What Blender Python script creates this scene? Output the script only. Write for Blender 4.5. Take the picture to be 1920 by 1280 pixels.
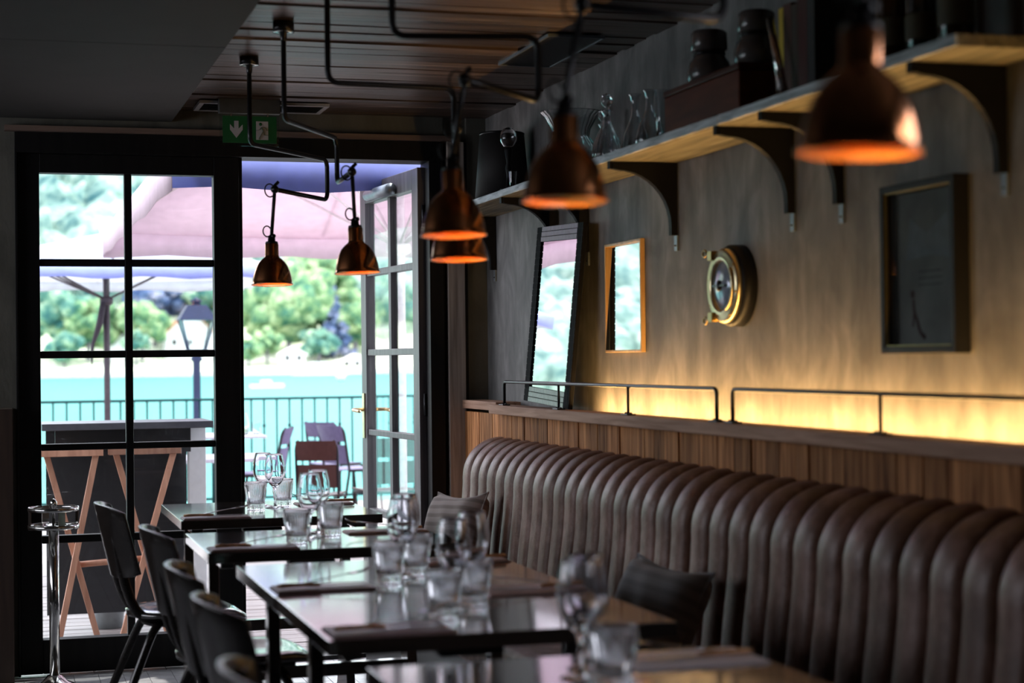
import bpy, math, random
from mathutils import Vector, Matrix, noise
random.seed(7)
for o in list(bpy.data.objects): bpy.data.objects.remove(o)
SC = bpy.context.scene
COL = SC.collection
PI = math.pi

# ------------------------------------------------------------------ camera
CAM = Vector((0, 0, 1.30))
yaw, pitch, roll = 0.28654, 0.010169, -0.011228
Fv = Vector((math.sin(yaw)*math.cos(pitch), math.cos(yaw)*math.cos(pitch), math.sin(pitch)))
R0 = Vector((math.cos(yaw), -math.sin(yaw), 0)); U0 = R0.cross(Fv)
Rv = R0*math.cos(roll) + U0*math.sin(roll); Uv = -R0*math.sin(roll) + U0*math.cos(roll)
cd = bpy.data.cameras.new('camera'); cam = bpy.data.objects.new('camera', cd); COL.objects.link(cam)
cam.matrix_world = Matrix(((Rv.x, Uv.x, -Fv.x, CAM.x), (Rv.y, Uv.y, -Fv.y, CAM.y), (Rv.z, Uv.z, -Fv.z, CAM.z), (0, 0, 0, 1)))
cd.sensor_width = 36; cd.lens = 61.875; cd.clip_end = 3000; cd.clip_start = 0.05
cd.dof.use_dof = True; cd.dof.focus_distance = 7.6; cd.dof.aperture_fstop = 2.7
SC.camera = cam
FPX = 3300.0
def at(u, v, Y):
    """world point seen at photo pixel (u, v) at depth plane Y"""
    d = Fv + Rv*((u-960)/FPX) + Uv*((640-v)/FPX)
    return CAM + d*(Y/d.y)

# ------------------------------------------------------------------ world, sun, exposure
w = bpy.data.worlds.new('sky'); SC.world = w; w.use_nodes = True
bg = w.node_tree.nodes['Background']
bg.inputs[0].default_value = (0.88, 0.90, 1.0, 1); bg.inputs[1].default_value = 2.3
sd_ = bpy.data.lights.new('sun', 'SUN'); sd_.energy = 2.6; sd_.angle = 0.01; sd_.color = (1, 0.96, 0.88)
sun = bpy.data.objects.new('sun', sd_); COL.objects.link(sun)
sun.rotation_euler = Vector((0.45, 0.25, 0.85)).to_track_quat('Z', 'Y').to_euler()
SC.view_settings.view_transform = 'Standard'; SC.view_settings.look = 'None'
SC.view_settings.gamma = 1; SC.view_settings.exposure = 1.15; SC.view_settings.use_curve_mapping = False
cy = SC.cycles
cy.use_denoising = True
cy.max_bounces = 12; cy.transmission_bounces = 12; cy.transparent_max_bounces = 24; cy.diffuse_bounces = 4; cy.glossy_bounces = 6
cy.caustics_reflective = False; cy.caustics_refractive = False
cy.sample_clamp_indirect = 4.0

def portal(name, loc, rot, sx, sy):
    l = bpy.data.lights.new(name, 'AREA'); l.shape = 'RECTANGLE'; l.size = sx; l.size_y = sy
    l.cycles.is_portal = True
    o = bpy.data.objects.new(name, l); COL.objects.link(o); o.location = loc; o.rotation_euler = rot
# light portals of the real openings (they only guide sky sampling, they add no light)
portal('daylight_portal', (1.45, 7.72, 1.1), (-PI/2, 0, 0), 0.84, 2.18)
portal('daylight_portal', (0.55, 7.72, 1.1), (-PI/2, 0, 0), 0.76, 2.0)
portal('daylight_portal', (2.2, 1.7, 1.75), (0, PI/2, 0), 0.9, 1.4)
portal('daylight_portal', (-2.66, 5.85, 1.7), (0, -PI/2, 0), 1.1, 3.1)

# ------------------------------------------------------------------ materials
def nodes(name):
    m = bpy.data.materials.new(name); m.use_nodes = True
    nt = m.node_tree; b = nt.nodes['Principled BSDF']
    return m, nt, b
def N(nt, t, **k):
    n = nt.nodes.new(t)
    for a, b in k.items(): setattr(n, a, b)
    return n
def coords(nt, scale, kind='Object'):
    tc = N(nt, 'ShaderNodeTexCoord'); mp = N(nt, 'ShaderNodeMapping')
    mp.inputs['Scale'].default_value = scale
    nt.links.new(tc.outputs[kind], mp.inputs[0]); return mp.outputs[0]
def ramp(nt, fac, stops):
    r = N(nt, 'ShaderNodeValToRGB'); nt.links.new(fac, r.inputs[0])
    e = r.color_ramp.elements
    while len(e) < len(stops): e.new(0.5)
    for i, (p, c) in enumerate(stops):
        e[i].position = p; e[i].color = (*c, 1)
    return r.outputs[0]
def plain(name, col, rough=0.5, metal=0.0, spec=0.5, var=0.12, bump=0.0, sc=30, coat=0.0):
    m, nt, b = nodes(name)
    v = coords(nt, (sc, sc, sc)); n = N(nt, 'ShaderNodeTexNoise'); n.inputs['Scale'].default_value = 1; n.inputs['Detail'].default_value = 4
    nt.links.new(v, n.inputs[0])
    lo = [c*(1-var) for c in col]; hi = [min(1, c*(1+var)) for c in col]
    nt.links.new(ramp(nt, n.outputs[0], [(0.3, lo), (0.7, hi)]), b.inputs['Base Color'])
    b.inputs['Roughness'].default_value = rough; b.inputs['Metallic'].default_value = metal
    b.inputs['Specular IOR Level'].default_value = spec
    if coat: b.inputs['Coat Weight'].default_value = coat
    if bump:
        bp = N(nt, 'ShaderNodeBump'); bp.inputs['Strength'].default_value = bump; bp.inputs['Distance'].default_value = 0.01
        nt.links.new(n.outputs[0], bp.inputs['Height']); nt.links.new(bp.outputs[0], b.inputs['Normal'])
    return m
def wood(name, c1, c2, grain=(2, 40, 40), rough=0.5, bump=0.2, spec=0.5, rnd=0.35, rlo=None, kind='Object', worn=None):
    m, nt, b = nodes(name)
    v = coords(nt, grain, kind)
    oi = N(nt, 'ShaderNodeObjectInfo'); ad = N(nt, 'ShaderNodeVectorMath', operation='ADD')
    sc = N(nt, 'ShaderNodeMath', operation='MULTIPLY'); sc.inputs[1].default_value = 37
    nt.links.new(oi.outputs['Random'], sc.inputs[0]); nt.links.new(v, ad.inputs[0]); nt.links.new(sc.outputs[0], ad.inputs[1])
    n = N(nt, 'ShaderNodeTexNoise'); n.inputs['Scale'].default_value = 1; n.inputs['Detail'].default_value = 6; n.inputs['Distortion'].default_value = 0.6
    nt.links.new(ad.outputs[0], n.inputs[0])
    stops = [(0.32, c1), (0.68, c2)]
    if worn: stops = [(0.3, c1), (0.6, c2), (0.68, worn)]
    col = ramp(nt, n.outputs[0], stops)
    hs = N(nt, 'ShaderNodeHueSaturation'); mr = N(nt, 'ShaderNodeMapRange')
    mr.inputs['To Min'].default_value = 1-rnd; mr.inputs['To Max'].default_value = 1+rnd
    nt.links.new(oi.outputs['Random'], mr.inputs[0]); nt.links.new(mr.outputs[0], hs.inputs['Value']); nt.links.new(col, hs.inputs['Color'])
    nt.links.new(hs.outputs[0], b.inputs['Base Color'])
    b.inputs['Roughness'].default_value = rough; b.inputs['Specular IOR Level'].default_value = spec
    if rlo is not None:
        m2 = N(nt, 'ShaderNodeMapRange'); m2.inputs['To Min'].default_value = rlo; m2.inputs['To Max'].default_value = rough
        nt.links.new(n.outputs[0], m2.inputs[0]); nt.links.new(m2.outputs[0], b.inputs['Roughness'])
    if bump:
        bp = N(nt, 'ShaderNodeBump'); bp.inputs['Strength'].default_value = bump; bp.inputs['Distance'].default_value = 0.004
        nt.links.new(n.outputs[0], bp.inputs['Height']); nt.links.new(bp.outputs[0], b.inputs['Normal'])
    return m
def plaster(name, c1, c2, c3):
    m, nt, b = nodes(name)
    v = coords(nt, (11, 11, 2.6)); n = N(nt, 'ShaderNodeTexNoise'); n.inputs['Scale'].default_value = 1; n.inputs['Detail'].default_value = 10; n.inputs['Roughness'].default_value = 0.62
    n.inputs['Distortion'].default_value = 0.25
    nt.links.new(v, n.inputs[0])
    va = coords(nt, (3.2, 3.2, 2.6)); na = N(nt, 'ShaderNodeTexNoise'); na.inputs['Scale'].default_value = 1.7; na.inputs['Detail'].default_value = 6; na.inputs['Distortion'].default_value = 1.0
    nt.links.new(va, na.inputs[0])
    mxf = N(nt, 'ShaderNodeMath', operation='ADD'); mh = N(nt, 'ShaderNodeMath', operation='MULTIPLY'); mh.inputs[1].default_value = 0.5
    nt.links.new(n.outputs[0], mxf.inputs[0]); nt.links.new(na.outputs[0], mxf.inputs[1]); nt.links.new(mxf.outputs[0], mh.inputs[0])
    nt.links.new(ramp(nt, mh.outputs[0], [(0.38, c1), (0.5, c2), (0.62, c3)]), b.inputs['Base Color'])
    b.inputs['Roughness'].default_value = 0.62; b.inputs['Specular IOR Level'].default_value = 0.35
    v2 = coords(nt, (60, 60, 30)); n2 = N(nt, 'ShaderNodeTexNoise'); n2.inputs['Scale'].default_value = 1; n2.inputs['Detail'].default_value = 5
    nt.links.new(v2, n2.inputs[0])
    bp = N(nt, 'ShaderNodeBump'); bp.inputs['Strength'].default_value = 0.12; bp.inputs['Distance'].default_value = 0.01
    nt.links.new(n2.outputs[0], bp.inputs['Height']); nt.links.new(bp.outputs[0], b.inputs['Normal'])
    return m
def emit(name, col, s):
    m, nt, b = nodes(name)
    b.inputs['Base Color'].default_value = (*col, 1); b.inputs['Emission Color'].default_value = (*col, 1); b.inputs['Emission Strength'].default_value = s
    return m
def glass(name, col=(0.96, 0.97, 1.0), rough=0.0, ior=1.47):
    m, nt, b = nodes(name)
    b.inputs['Base Color'].default_value = (*col, 1); b.inputs['Transmission Weight'].default_value = 1
    b.inputs['Roughness'].default_value = rough; b.inputs['IOR'].default_value = ior
    return m
def pane_mat(name, tint=(0.96, 0.98, 0.98), refl=1.0):
    m = bpy.data.materials.new(name); m.use_nodes = True; nt = m.node_tree; nt.nodes.clear()
    out = N(nt, 'ShaderNodeOutputMaterial'); mx = N(nt, 'ShaderNodeMixShader'); tr = N(nt, 'ShaderNodeBsdfTransparent'); gl = N(nt, 'ShaderNodeBsdfGlossy')
    fr = N(nt, 'ShaderNodeFresnel'); fr.inputs[0].default_value = 1.45
    ge = N(nt, 'ShaderNodeNewGeometry'); im = N(nt, 'ShaderNodeMapRange'); im.inputs['To Min'].default_value = 1.45; im.inputs['To Max'].default_value = 1/1.45
    nt.links.new(ge.outputs['Backfacing'], im.inputs[0]); nt.links.new(im.outputs[0], fr.inputs[0])
    mu = N(nt, 'ShaderNodeMath', operation='MULTIPLY'); mu.inputs[1].default_value = refl
    tr.inputs[0].default_value = (*tint, 1); gl.inputs['Roughness'].default_value = 0.01
    nt.links.new(fr.outputs[0], mu.inputs[0]); nt.links.new(mu.outputs[0], mx.inputs[0]); nt.links.new(tr.outputs[0], mx.inputs[1]); nt.links.new(gl.outputs[0], mx.inputs[2]); nt.links.new(mx.outputs[0], out.inputs[0])
    return m
def cloth_thin(name, col, transl=0.5, rough=0.9):
    m = bpy.data.materials.new(name); m.use_nodes = True; nt = m.node_tree; nt.nodes.clear()
    out = N(nt, 'ShaderNodeOutputMaterial'); mx = N(nt, 'ShaderNodeMixShader'); d = N(nt, 'ShaderNodeBsdfDiffuse'); t = N(nt, 'ShaderNodeBsdfTranslucent')
    v = coords(nt, (14, 14, 14)); n = N(nt, 'ShaderNodeTexNoise'); n.inputs['Scale'].default_value = 1; nt.links.new(v, n.inputs[0])
    c = ramp(nt, n.outputs[0], [(0.3, [x*0.92 for x in col]), (0.7, col)])
    nt.links.new(c, d.inputs[0]); nt.links.new(c, t.inputs[0]); mx.inputs[0].default_value = transl
    nt.links.new(d.outputs[0], mx.inputs[1]); nt.links.new(t.outputs[0], mx.inputs[2]); nt.links.new(mx.outputs[0], out.inputs[0])
    return m
def foliage(name, c1, c2, c3, sc=0.25):
    m, nt, b = nodes(name)
    v = coords(nt, (sc, sc, sc)); n = N(nt, 'ShaderNodeTexNoise'); n.inputs['Scale'].default_value = 1; n.inputs['Detail'].default_value = 6; n.inputs['Roughness'].default_value = 0.7
    nt.links.new(v, n.inputs[0])
    nt.links.new(ramp(nt, n.outputs[0], [(0.35, c1), (0.5, c2), (0.62, c3)]), b.inputs['Base Color'])
    b.inputs['Roughness'].default_value = 0.9; b.inputs['Specular IOR Level'].default_value = 0.1
    bp = N(nt, 'ShaderNodeBump'); bp.inputs['Strength'].default_value = 0.8; bp.inputs['Distance'].default_value = 2.0
    nt.links.new(n.outputs[0], bp.inputs['Height']); nt.links.new(bp.outputs[0], b.inputs['Normal'])
    return m

MT = {}
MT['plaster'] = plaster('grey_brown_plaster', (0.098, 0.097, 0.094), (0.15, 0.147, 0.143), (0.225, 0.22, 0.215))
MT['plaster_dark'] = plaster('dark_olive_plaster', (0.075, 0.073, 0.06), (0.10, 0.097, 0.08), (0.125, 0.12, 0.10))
MT['soffit'] = plain('soffit_board', (0.032, 0.031, 0.028), 0.8, var=0.08, sc=6)
MT['black_frame'] = wood('black_painted_wood', (0.004, 0.004, 0.0045), (0.008, 0.0075, 0.0075), (30, 30, 2), 0.5, 0.1, rnd=0.1, spec=0.2)
MT['jamb_wood'] = wood('grey_brown_jamb_wood', (0.24, 0.195, 0.165), (0.46, 0.39, 0.34), (50, 50, 2.5), 0.6, 0.25, rnd=0.05)
MT['leaf_wood'] = wood('weathered_door_wood', (0.05, 0.045, 0.05), (0.11, 0.10, 0.105), (40, 40, 2), 0.4, 0.15, rnd=0.1)
MT['ceiling_wood'] = wood('reclaimed_ceiling_wood', (0.02, 0.013, 0.010), (0.10, 0.062, 0.046), (1.6, 70, 10), 0.5, 1.0, rnd=0.45, rlo=0.24, worn=(0.30, 0.24, 0.21))
MT['panel_wood'] = wood('warm_panelling_wood', (0.17, 0.062, 0.022), (0.58, 0.27, 0.11), (30, 45, 3), 0.7, 0.2, rnd=0.35, spec=0.12)
MT['ledge_wood'] = wood('ledge_oak', (0.28, 0.15, 0.095), (0.50, 0.31, 0.22), (40, 2.5, 40), 0.65, 0.2, spec=0.2, rnd=0.08)
MT['shelf_wood'] = wood('rough_shelf_wood', (0.07, 0.062, 0.042), (0.20, 0.175, 0.12), (45, 3, 45), 0.6, 0.35, rnd=0.1, worn=(0.26, 0.24, 0.18))
MT['edge_wood'] = wood('weathered_pale_edge', (0.26, 0.29, 0.31), (0.78, 0.82, 0.86), (30, 5, 60), 0.5, 0.4, rnd=0.1)  # weathered wood, paled further so the colour carries light from the left
MT['table_wood'] = wood('dark_stained_table_wood', (0.022, 0.016, 0.013), (0.045, 0.032, 0.026), (3, 45, 45), 0.14, 0.02, rnd=0.1, rlo=0.08)
for nm_, cw in (('table_wood', 0.95),):
    b_ = MT[nm_].node_tree.nodes['Principled BSDF']; b_.inputs['IOR'].default_value = 1.7; b_.inputs['Coat Weight'].default_value = cw; b_.inputs['Coat Roughness'].default_value = 0.09; b_.inputs['Coat IOR'].default_value = 1.7
MT['chair_wood'] = wood('black_stained_plywood', (0.012, 0.010, 0.009), (0.022, 0.018, 0.016), (30, 4, 30), 0.22, 0.02, rnd=0.1)
MT['seat_wood'] = MT['chair_wood'].copy(); MT['seat_wood'].node_tree.nodes['Principled BSDF'].inputs['IOR'].default_value = 1.8; MT['seat_wood'].node_tree.nodes['Principled BSDF'].inputs['Coat Weight'].default_value = 1
MT['chair_edge'] = plain('worn_ply_edge', (0.16, 0.13, 0.115), 0.35)
MT['iron'] = plain('blackened_iron', (0.018, 0.018, 0.02), 0.28, 0.6, sc=60)
MT['steel_strap'] = plain('galvanised_strap', (0.22, 0.25, 0.28), 0.45, 0.8)
MT['chrome'] = plain('polished_steel', (0.62, 0.62, 0.60), 0.12, 1.0, var=0.03)
MT['copper'] = plain('aged_copper', (0.60, 0.24, 0.10), 0.15, 1.0, var=0.25, sc=18)
MT['copper_in'] = plain('bright_copper_inside', (0.96, 0.50, 0.10), 0.4, 0.0, var=0.05)
MT['bulb'] = emit('warm_bulb', (1.0, 0.62, 0.28), 6)
MT['led'] = emit('amber_led_strip', (1.0, 0.59, 0.20), 34)
MT['brass'] = plain('old_brass', (0.72, 0.60, 0.36), 0.3, 1.0, var=0.12, sc=25)
MT['dark_brass'] = plain('dark_brass', (0.35, 0.25, 0.10), 0.3, 1.0)
MT['gold_frame'] = wood('gilt_frame', (0.42, 0.25, 0.09), (0.62, 0.40, 0.17), (30, 30, 3), 0.35, 0.1, rnd=0.05)
MT['black_gloss'] = plain('black_lacquer', (0.007, 0.007, 0.008), 0.45, spec=0.18)
MT['dull_black'] = plain('dull_black_wood', (0.006, 0.006, 0.007), 0.7, spec=0.06)
MT['mirror'] = plain('mirror_silver', (0.86, 0.86, 0.88), 0.02, 1.0, var=0.06, sc=5)
MT['glass'] = glass('clear_table_glass')
MT['glass_dim'] = glass('smoky_glass', (0.80, 0.84, 0.86), 0.02)
MT['pane'] = pane_mat('window_glass')
MT['acrylic'] = pane_mat('sign_acrylic', (0.85, 0.93, 0.92), 1.6)
MT['stem_metal'] = plain('cutlery_steel', (0.55, 0.55, 0.57), 0.18, 1.0, var=0.03)
MT['horn'] = plain('horn_handle', (0.62, 0.34, 0.18), 0.25, 0.3, var=0.4, sc=60)
MT['mat_leather'] = plain('mauve_placemat', (0.38, 0.26, 0.27), 0.36, var=0.08, sc=80)
MT['mat_rose'] = plain('rose_placemat', (0.70, 0.50, 0.47), 0.45, var=0.06, sc=80)
MT['mat_pale'] = plain('pale_linen', (0.86, 0.76, 0.78), 0.7, var=0.05, sc=120)
MT['linen'] = None
MT['green_sign'] = plain('exit_green', (0.0, 0.09, 0.022), 0.5, var=0.03)
MT['white_sign'] = plain('sign_white', (0.42, 0.42, 0.45), 0.5, var=0.03)
MT['white_paint'] = plain('white_paint', (0.75, 0.76, 0.78), 0.5, var=0.05)
MT['rail_green'] = plain('dark_teal_railing', (0.004, 0.03, 0.036), 0.6, spec=0.15)
MT['parasol'] = cloth_thin('mauve_canvas', (0.72, 0.61, 0.67), 0.47)
MT['parasol_blue'] = cloth_thin('blue_grey_canvas', (0.42, 0.48, 0.90), 0.35)  # near valances: blue of their shaded, sky-lit side put into the cloth colour
MT['parasol_sky'] = cloth_thin('light_blue_canvas', (0.50, 0.60, 0.80), 0.15)  # near canopy slope in shade, its blue cast painted into the cloth
MT['parasol_white'] = cloth_thin('pale_canvas', (0.80, 0.82, 0.86), 0.35)
MT['parasol_pole'] = plain('grey_pole', (0.07, 0.055, 0.065), 0.5, spec=0.2)
MT['rib_white'] = plain('pale_rib', (0.75, 0.72, 0.72), 0.5)
MT['trestle'] = wood('orange_trestle_wood', (0.36, 0.17, 0.11), (0.52, 0.27, 0.18), (30, 30, 4), 0.6, 0.1)
MT['dark_panel'] = plain('dark_panel', (0.02, 0.022, 0.026), 0.4)
MT['deck'] = wood('pale_deck_wood', (0.17, 0.14, 0.13), (0.33, 0.29, 0.275), (1.5, 40, 20), 0.45, 0.3, rnd=0.12)
MT['tile'] = plain('pale_floor_tile', (0.36, 0.36, 0.37), 0.22, var=0.15, sc=12)
MT['water'] = None
MT['chair_brown'] = plain('brown_metal_paint', (0.045, 0.016, 0.014), 0.5, spec=0.2)
MT['chair_mauve'] = plain('mauve_metal_paint', (0.10, 0.085, 0.16), 0.5, spec=0.2)
MT['out_table'] = plain('outdoor_table_top', (0.40, 0.38, 0.44), 0.4)
MT['frame_black'] = plain('black_tube_frame', (0.008, 0.006, 0.009), 0.5, spec=0.2)

def mk_leather():
    m, nt, b = nodes('brown_channel_leather')
    v = coords(nt, (7, 7, 5)); n = N(nt, 'ShaderNodeTexNoise'); n.inputs['Scale'].default_value = 1; n.inputs['Detail'].default_value = 8; n.inputs['Roughness'].default_value = 0.7
    nt.links.new(v, n.inputs[0])
    nt.links.new(ramp(nt, n.outputs[0], [(0.3, (0.085, 0.038, 0.022)), (0.5, (0.18, 0.092, 0.060)), (0.68, (0.36, 0.215, 0.175))]), b.inputs['Base Color'])
    mr = N(nt, 'ShaderNodeMapRange'); mr.inputs['To Min'].default_value = 0.5; mr.inputs['To Max'].default_value = 0.34
    nt.links.new(n.outputs[0], mr.inputs[0]); nt.links.new(mr.outputs[0], b.inputs['Roughness'])
    v2 = coords(nt, (160, 160, 160)); n2 = N(nt, 'ShaderNodeTexVoronoi'); n2.inputs['Scale'].default_value = 1; nt.links.new(v2, n2.inputs[0])
    bp = N(nt, 'ShaderNodeBump'); bp.inputs['Strength'].default_value = 0.25; bp.inputs['Distance'].default_value = 0.002
    nt.links.new(n2.outputs[0], bp.inputs['Height']); nt.links.new(bp.outputs[0], b.inputs['Normal'])
    return m
MT['leather'] = mk_leather()
def mk_linen(name, c1, c2):
    m, nt, b = nodes(name)
    v = coords(nt, (1, 1, 1)); wv = N(nt, 'ShaderNodeTexWave'); wv.inputs['Scale'].default_value = 9; wv.inputs['Distortion'].default_value = 0.3
    wv.bands_direction = 'Y'
    nt.links.new(v, wv.inputs[0]); nt.links.new(ramp(nt, wv.outputs[0], [(0.2, c1), (0.6, c2)]), b.inputs['Base Color'])
    b.inputs['Roughness'].default_value = 0.9; b.inputs['Sheen Weight'].default_value = 0.3
    return m
MT['linen'] = mk_linen('striped_linen', (0.26, 0.21, 0.185), (0.42, 0.35, 0.32))
MT['linen_grey'] = mk_linen('grey_linen', (0.20, 0.20, 0.21), (0.26, 0.26, 0.275))
def mk_water():
    m, nt, b = nodes('turquoise_lake')
    v = coords(nt, (0.5, 1.5, 1)); n = N(nt, 'ShaderNodeTexNoise'); n.inputs['Scale'].default_value = 1; n.inputs['Detail'].default_value = 5
    nt.links.new(v, n.inputs[0])
    nt.links.new(ramp(nt, n.outputs[0], [(0.3, (0.018, 0.17, 0.15)), (0.7, (0.045, 0.25, 0.22))]), b.inputs['Base Color'])
    b.inputs['Roughness'].default_value = 0.5; b.inputs['Specular IOR Level'].default_value = 0.12
    bp = N(nt, 'ShaderNodeBump'); bp.inputs['Strength'].default_value = 0.5; bp.inputs['Distance'].default_value = 0.3
    nt.links.new(n.outputs[0], bp.inputs['Height']); nt.links.new(bp.outputs[0], b.inputs['Normal'])
    return m
MT['water'] = mk_water()
def mk_tilefloor():
    m, nt, b = nodes('tiled_floor')
    v = coords(nt, (1, 1, 1)); br = N(nt, 'ShaderNodeTexBrick'); br.offset = 0.0
    br.inputs['Scale'].default_value = 1; br.inputs['Brick Width'].default_value = 0.1; br.inputs['Row Height'].default_value = 0.1; br.inputs['Mortar Size'].default_value = 0.002
    br.inputs['Color1'].default_value = (0.36, 0.36, 0.37, 1); br.inputs['Color2'].default_value = (0.30, 0.30, 0.31, 1); br.inputs['Mortar'].default_value = (0.05, 0.05, 0.05, 1)
    nt.links.new(v, br.inputs[0]); nt.links.new(br.outputs[0], b.inputs['Base Color']); b.inputs['Roughness'].default_value = 0.25
    return m
MT['tile_floor'] = mk_tilefloor()
FOL_HILL = foliage('hillside_foliage', (0.03, 0.10, 0.11), (0.20, 0.30, 0.25), (0.42, 0.50, 0.43), 0.10)
FOL_LIGHT = foliage('light_foliage', (0.03, 0.13, 0.10), (0.19, 0.32, 0.15), (0.46, 0.56, 0.32), 0.25)
FOL_MID = foliage('mid_foliage', (0.02, 0.10, 0.11), (0.12, 0.26, 0.19), (0.38, 0.50, 0.34), 0.25)
FOL_DARK = foliage('dark_foliage', (0.03, 0.06, 0.15), (0.10, 0.15, 0.27), (0.36, 0.36, 0.46), 0.3)
MT['grass'] = foliage('shore_grass', (0.45, 0.52, 0.36), (0.62, 0.68, 0.50), (0.8, 0.8, 0.7), 0.08)
MT['stone'] = plain('pale_stone', (0.72, 0.70, 0.66), 0.9, var=0.15, sc=0.6)
MT['roof'] = plain('orange_roof', (0.46, 0.20, 0.10), 0.8, var=0.1, sc=2)
MT['trunk'] = plain('tree_trunk', (0.20, 0.18, 0.22), 0.9)

# ------------------------------------------------------------------ mesh building
class G:
    def __init__(s): s.v = []; s.f = []; s.sm = []
    def add(s, vs, fs, smooth=False):
        o = len(s.v); s.v += [tuple(p) for p in vs]; s.f += [[i+o for i in f] for f in fs]; s.sm += [smooth]*len(fs); return s
    def box(s, a, b, M=None):
        (x0, y0, z0), (x1, y1, z1) = a, b
        if x0 > x1: x0, x1 = x1, x0
        if y0 > y1: y0, y1 = y1, y0
        if z0 > z1: z0, z1 = z1, z0
        vs = [(x0,y0,z0),(x1,y0,z0),(x1,y1,z0),(x0,y1,z0),(x0,y0,z1),(x1,y0,z1),(x1,y1,z1),(x0,y1,z1)]
        if M: vs = [M @ Vector(p) for p in vs]
        return s.add(vs, [(3,2,1,0),(4,5,6,7),(0,1,5,4),(1,2,6,5),(2,3,7,6),(3,0,4,7)])
    def prism(s, poly, axis, a, b, smooth=False):
        """poly: 2D points in the plane normal to axis"""
        def P(p, t):
            if axis == 'x': return (t, p[0], p[1])
            if axis == 'y': return (p[0], t, p[1])
            return (p[0], p[1], t)
        n = len(poly); vs = [P(p, a) for p in poly] + [P(p, b) for p in poly]
        fs = [list(range(n))[::-1], list(range(n, 2*n))] + [(i, (i+1) % n, n+(i+1) % n, n+i) for i in range(n)]
        return s.add(vs, fs, smooth)
    def ring(s, outer, inner, axis, a, b):
        def P(p, t):
            if axis == 'x': return (t, p[0], p[1])
            if axis == 'y': return (p[0], t, p[1])
            return (p[0], p[1], t)
        n = len(outer)
        vs = [P(p, a) for p in outer]+[P(p, a) for p in inner]+[P(p, b) for p in outer]+[P(p, b) for p in inner]
        fs = []
        for i in range(n):
            j = (i+1) % n
            fs += [(i, j, n+j, n+i), (2*n+i, 3*n+i, 3*n+j, 2*n+j), (i, 2*n+i, 2*n+j, j), (n+i, n+j, 3*n+j, 3*n+i)]
        return s.add(vs, fs)
    def lathe(s, prof, c=(0, 0, 0), seg=24, ribs=0, amp=0.0, rz=(0, 1e9), M=None, closed=False):
        vs = []; n = len(prof)
        for (r, z) in prof:
            for k in range(seg):
                a = 2*PI*k/seg; rr = r
                if ribs and rz[0] <= z <= rz[1]: rr = r + amp*(0.5+0.5*math.cos(ribs*a))
                p = Vector((rr*math.cos(a), rr*math.sin(a), z))
                if M: p = M @ p
                vs.append((p.x+c[0], p.y+c[1], p.z+c[2]))
        fs = []
        for i in range(n-1):
            for k in range(seg):
                k2 = (k+1) % seg
                fs.append((i*seg+k, i*seg+k2, (i+1)*seg+k2, (i+1)*seg+k))
        if closed:
            for k in range(seg):
                k2 = (k+1) % seg; fs.append(((n-1)*seg+k, (n-1)*seg+k2, k2, k))
        else:
            if prof[0][0] > 1e-6: fs.append(list(range(seg))[::-1])
            if prof[-1][0] > 1e-6: fs.append([(n-1)*seg+k for k in range(seg)])
        return s.add(vs, fs, True)
    def tube(s, pts, r, seg=10, bend=0.0, bn=6, closed=False, flat=None):
        pts = [Vector(p) for p in pts]
        if bend and len(pts) > 2:
            q = [pts[0]]
            for i in range(1, len(pts)-1):
                a, b, c = pts[i-1], pts[i], pts[i+1]
                d1 = min(bend, (a-b).length*0.48); d2 = min(bend, (c-b).length*0.48)
                p1 = b+(a-b).normalized()*d1; p2 = b+(c-b).normalized()*d2
                for k in range(bn+1):
                    t = k/bn; q.append(p1*(1-t)**2+b*2*t*(1-t)+p2*t*t)
            q.append(pts[-1]); pts = q
        n = len(pts); vs = []; up = None
        for i, p in enumerate(pts):
            if closed: t = (pts[(i+1) % n]-pts[i-1]).normalized()
            else: t = (pts[min(i+1, n-1)]-pts[max(i-1, 0)]).normalized()
            if up is None:
                up = Vector((0, 0, 1)) if abs(t.z) < 0.9 else Vector((1, 0, 0))
            side = t.cross(up); 
            if side.length < 1e-5: side = t.orthogonal()
            side.normalize(); up = side.cross(t).normalized()
            rr = r[i] if isinstance(r, (list, tuple)) else r
            ra, rb = (rr, rr) if flat is None else (rr*flat[0], rr*flat[1])
            for k in range(seg):
                a = 2*PI*k/seg; vs.append(p+side*math.cos(a)*ra+up*math.sin(a)*rb)
        fs = []
        m = n if closed else n-1
        for i in range(m):
            for k in range(seg):
                k2 = (k+1) % seg; j = (i+1) % n
                fs.append((i*seg+k, i*seg+k2, j*seg+k2, j*seg+k))
        if not closed: fs += [list(range(seg))[::-1], [(n-1)*seg+k for k in range(seg)]]
        return s.add(vs, fs, True)
    def blob(s, c, r, j=0.25, sub=1, sq=(1, 1, 1)):
        vs, fs = ICO[sub]
        out = []
        for p in vs:
            k = 1+random.uniform(-j, j)
            out.append((c[0]+p[0]*r*k*sq[0], c[1]+p[1]*r*k*sq[1], c[2]+p[2]*r*k*sq[2]))
        return s.add(out, fs, True)
    def sphere(s, c, r, seg=14, sq=1.0):
        prof = [(r*math.sin(PI*i/8), -r*sq*math.cos(PI*i/8)) for i in range(9)]
        prof[0] = (0.0005*r, prof[0][1]); prof[-1] = (0.0005*r, prof[-1][1])
        return s.lathe(prof, c, seg)
    def mesh(s, name):
        me = bpy.data.meshes.new(name); me.from_pydata(s.v, [], s.f)
        me.polygons.foreach_set('use_smooth', s.sm); me.update(); return me
def ico(sub):
    import bmesh
    bm = bmesh.new(); bmesh.ops.create_icosphere(bm, subdivisions=sub+1, radius=1)
    r = ([tuple(v.co) for v in bm.verts], [[v.index for v in f.verts] for f in bm.faces]); bm.free(); return r
ICO = {0: ico(0), 1: ico(1)}
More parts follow.
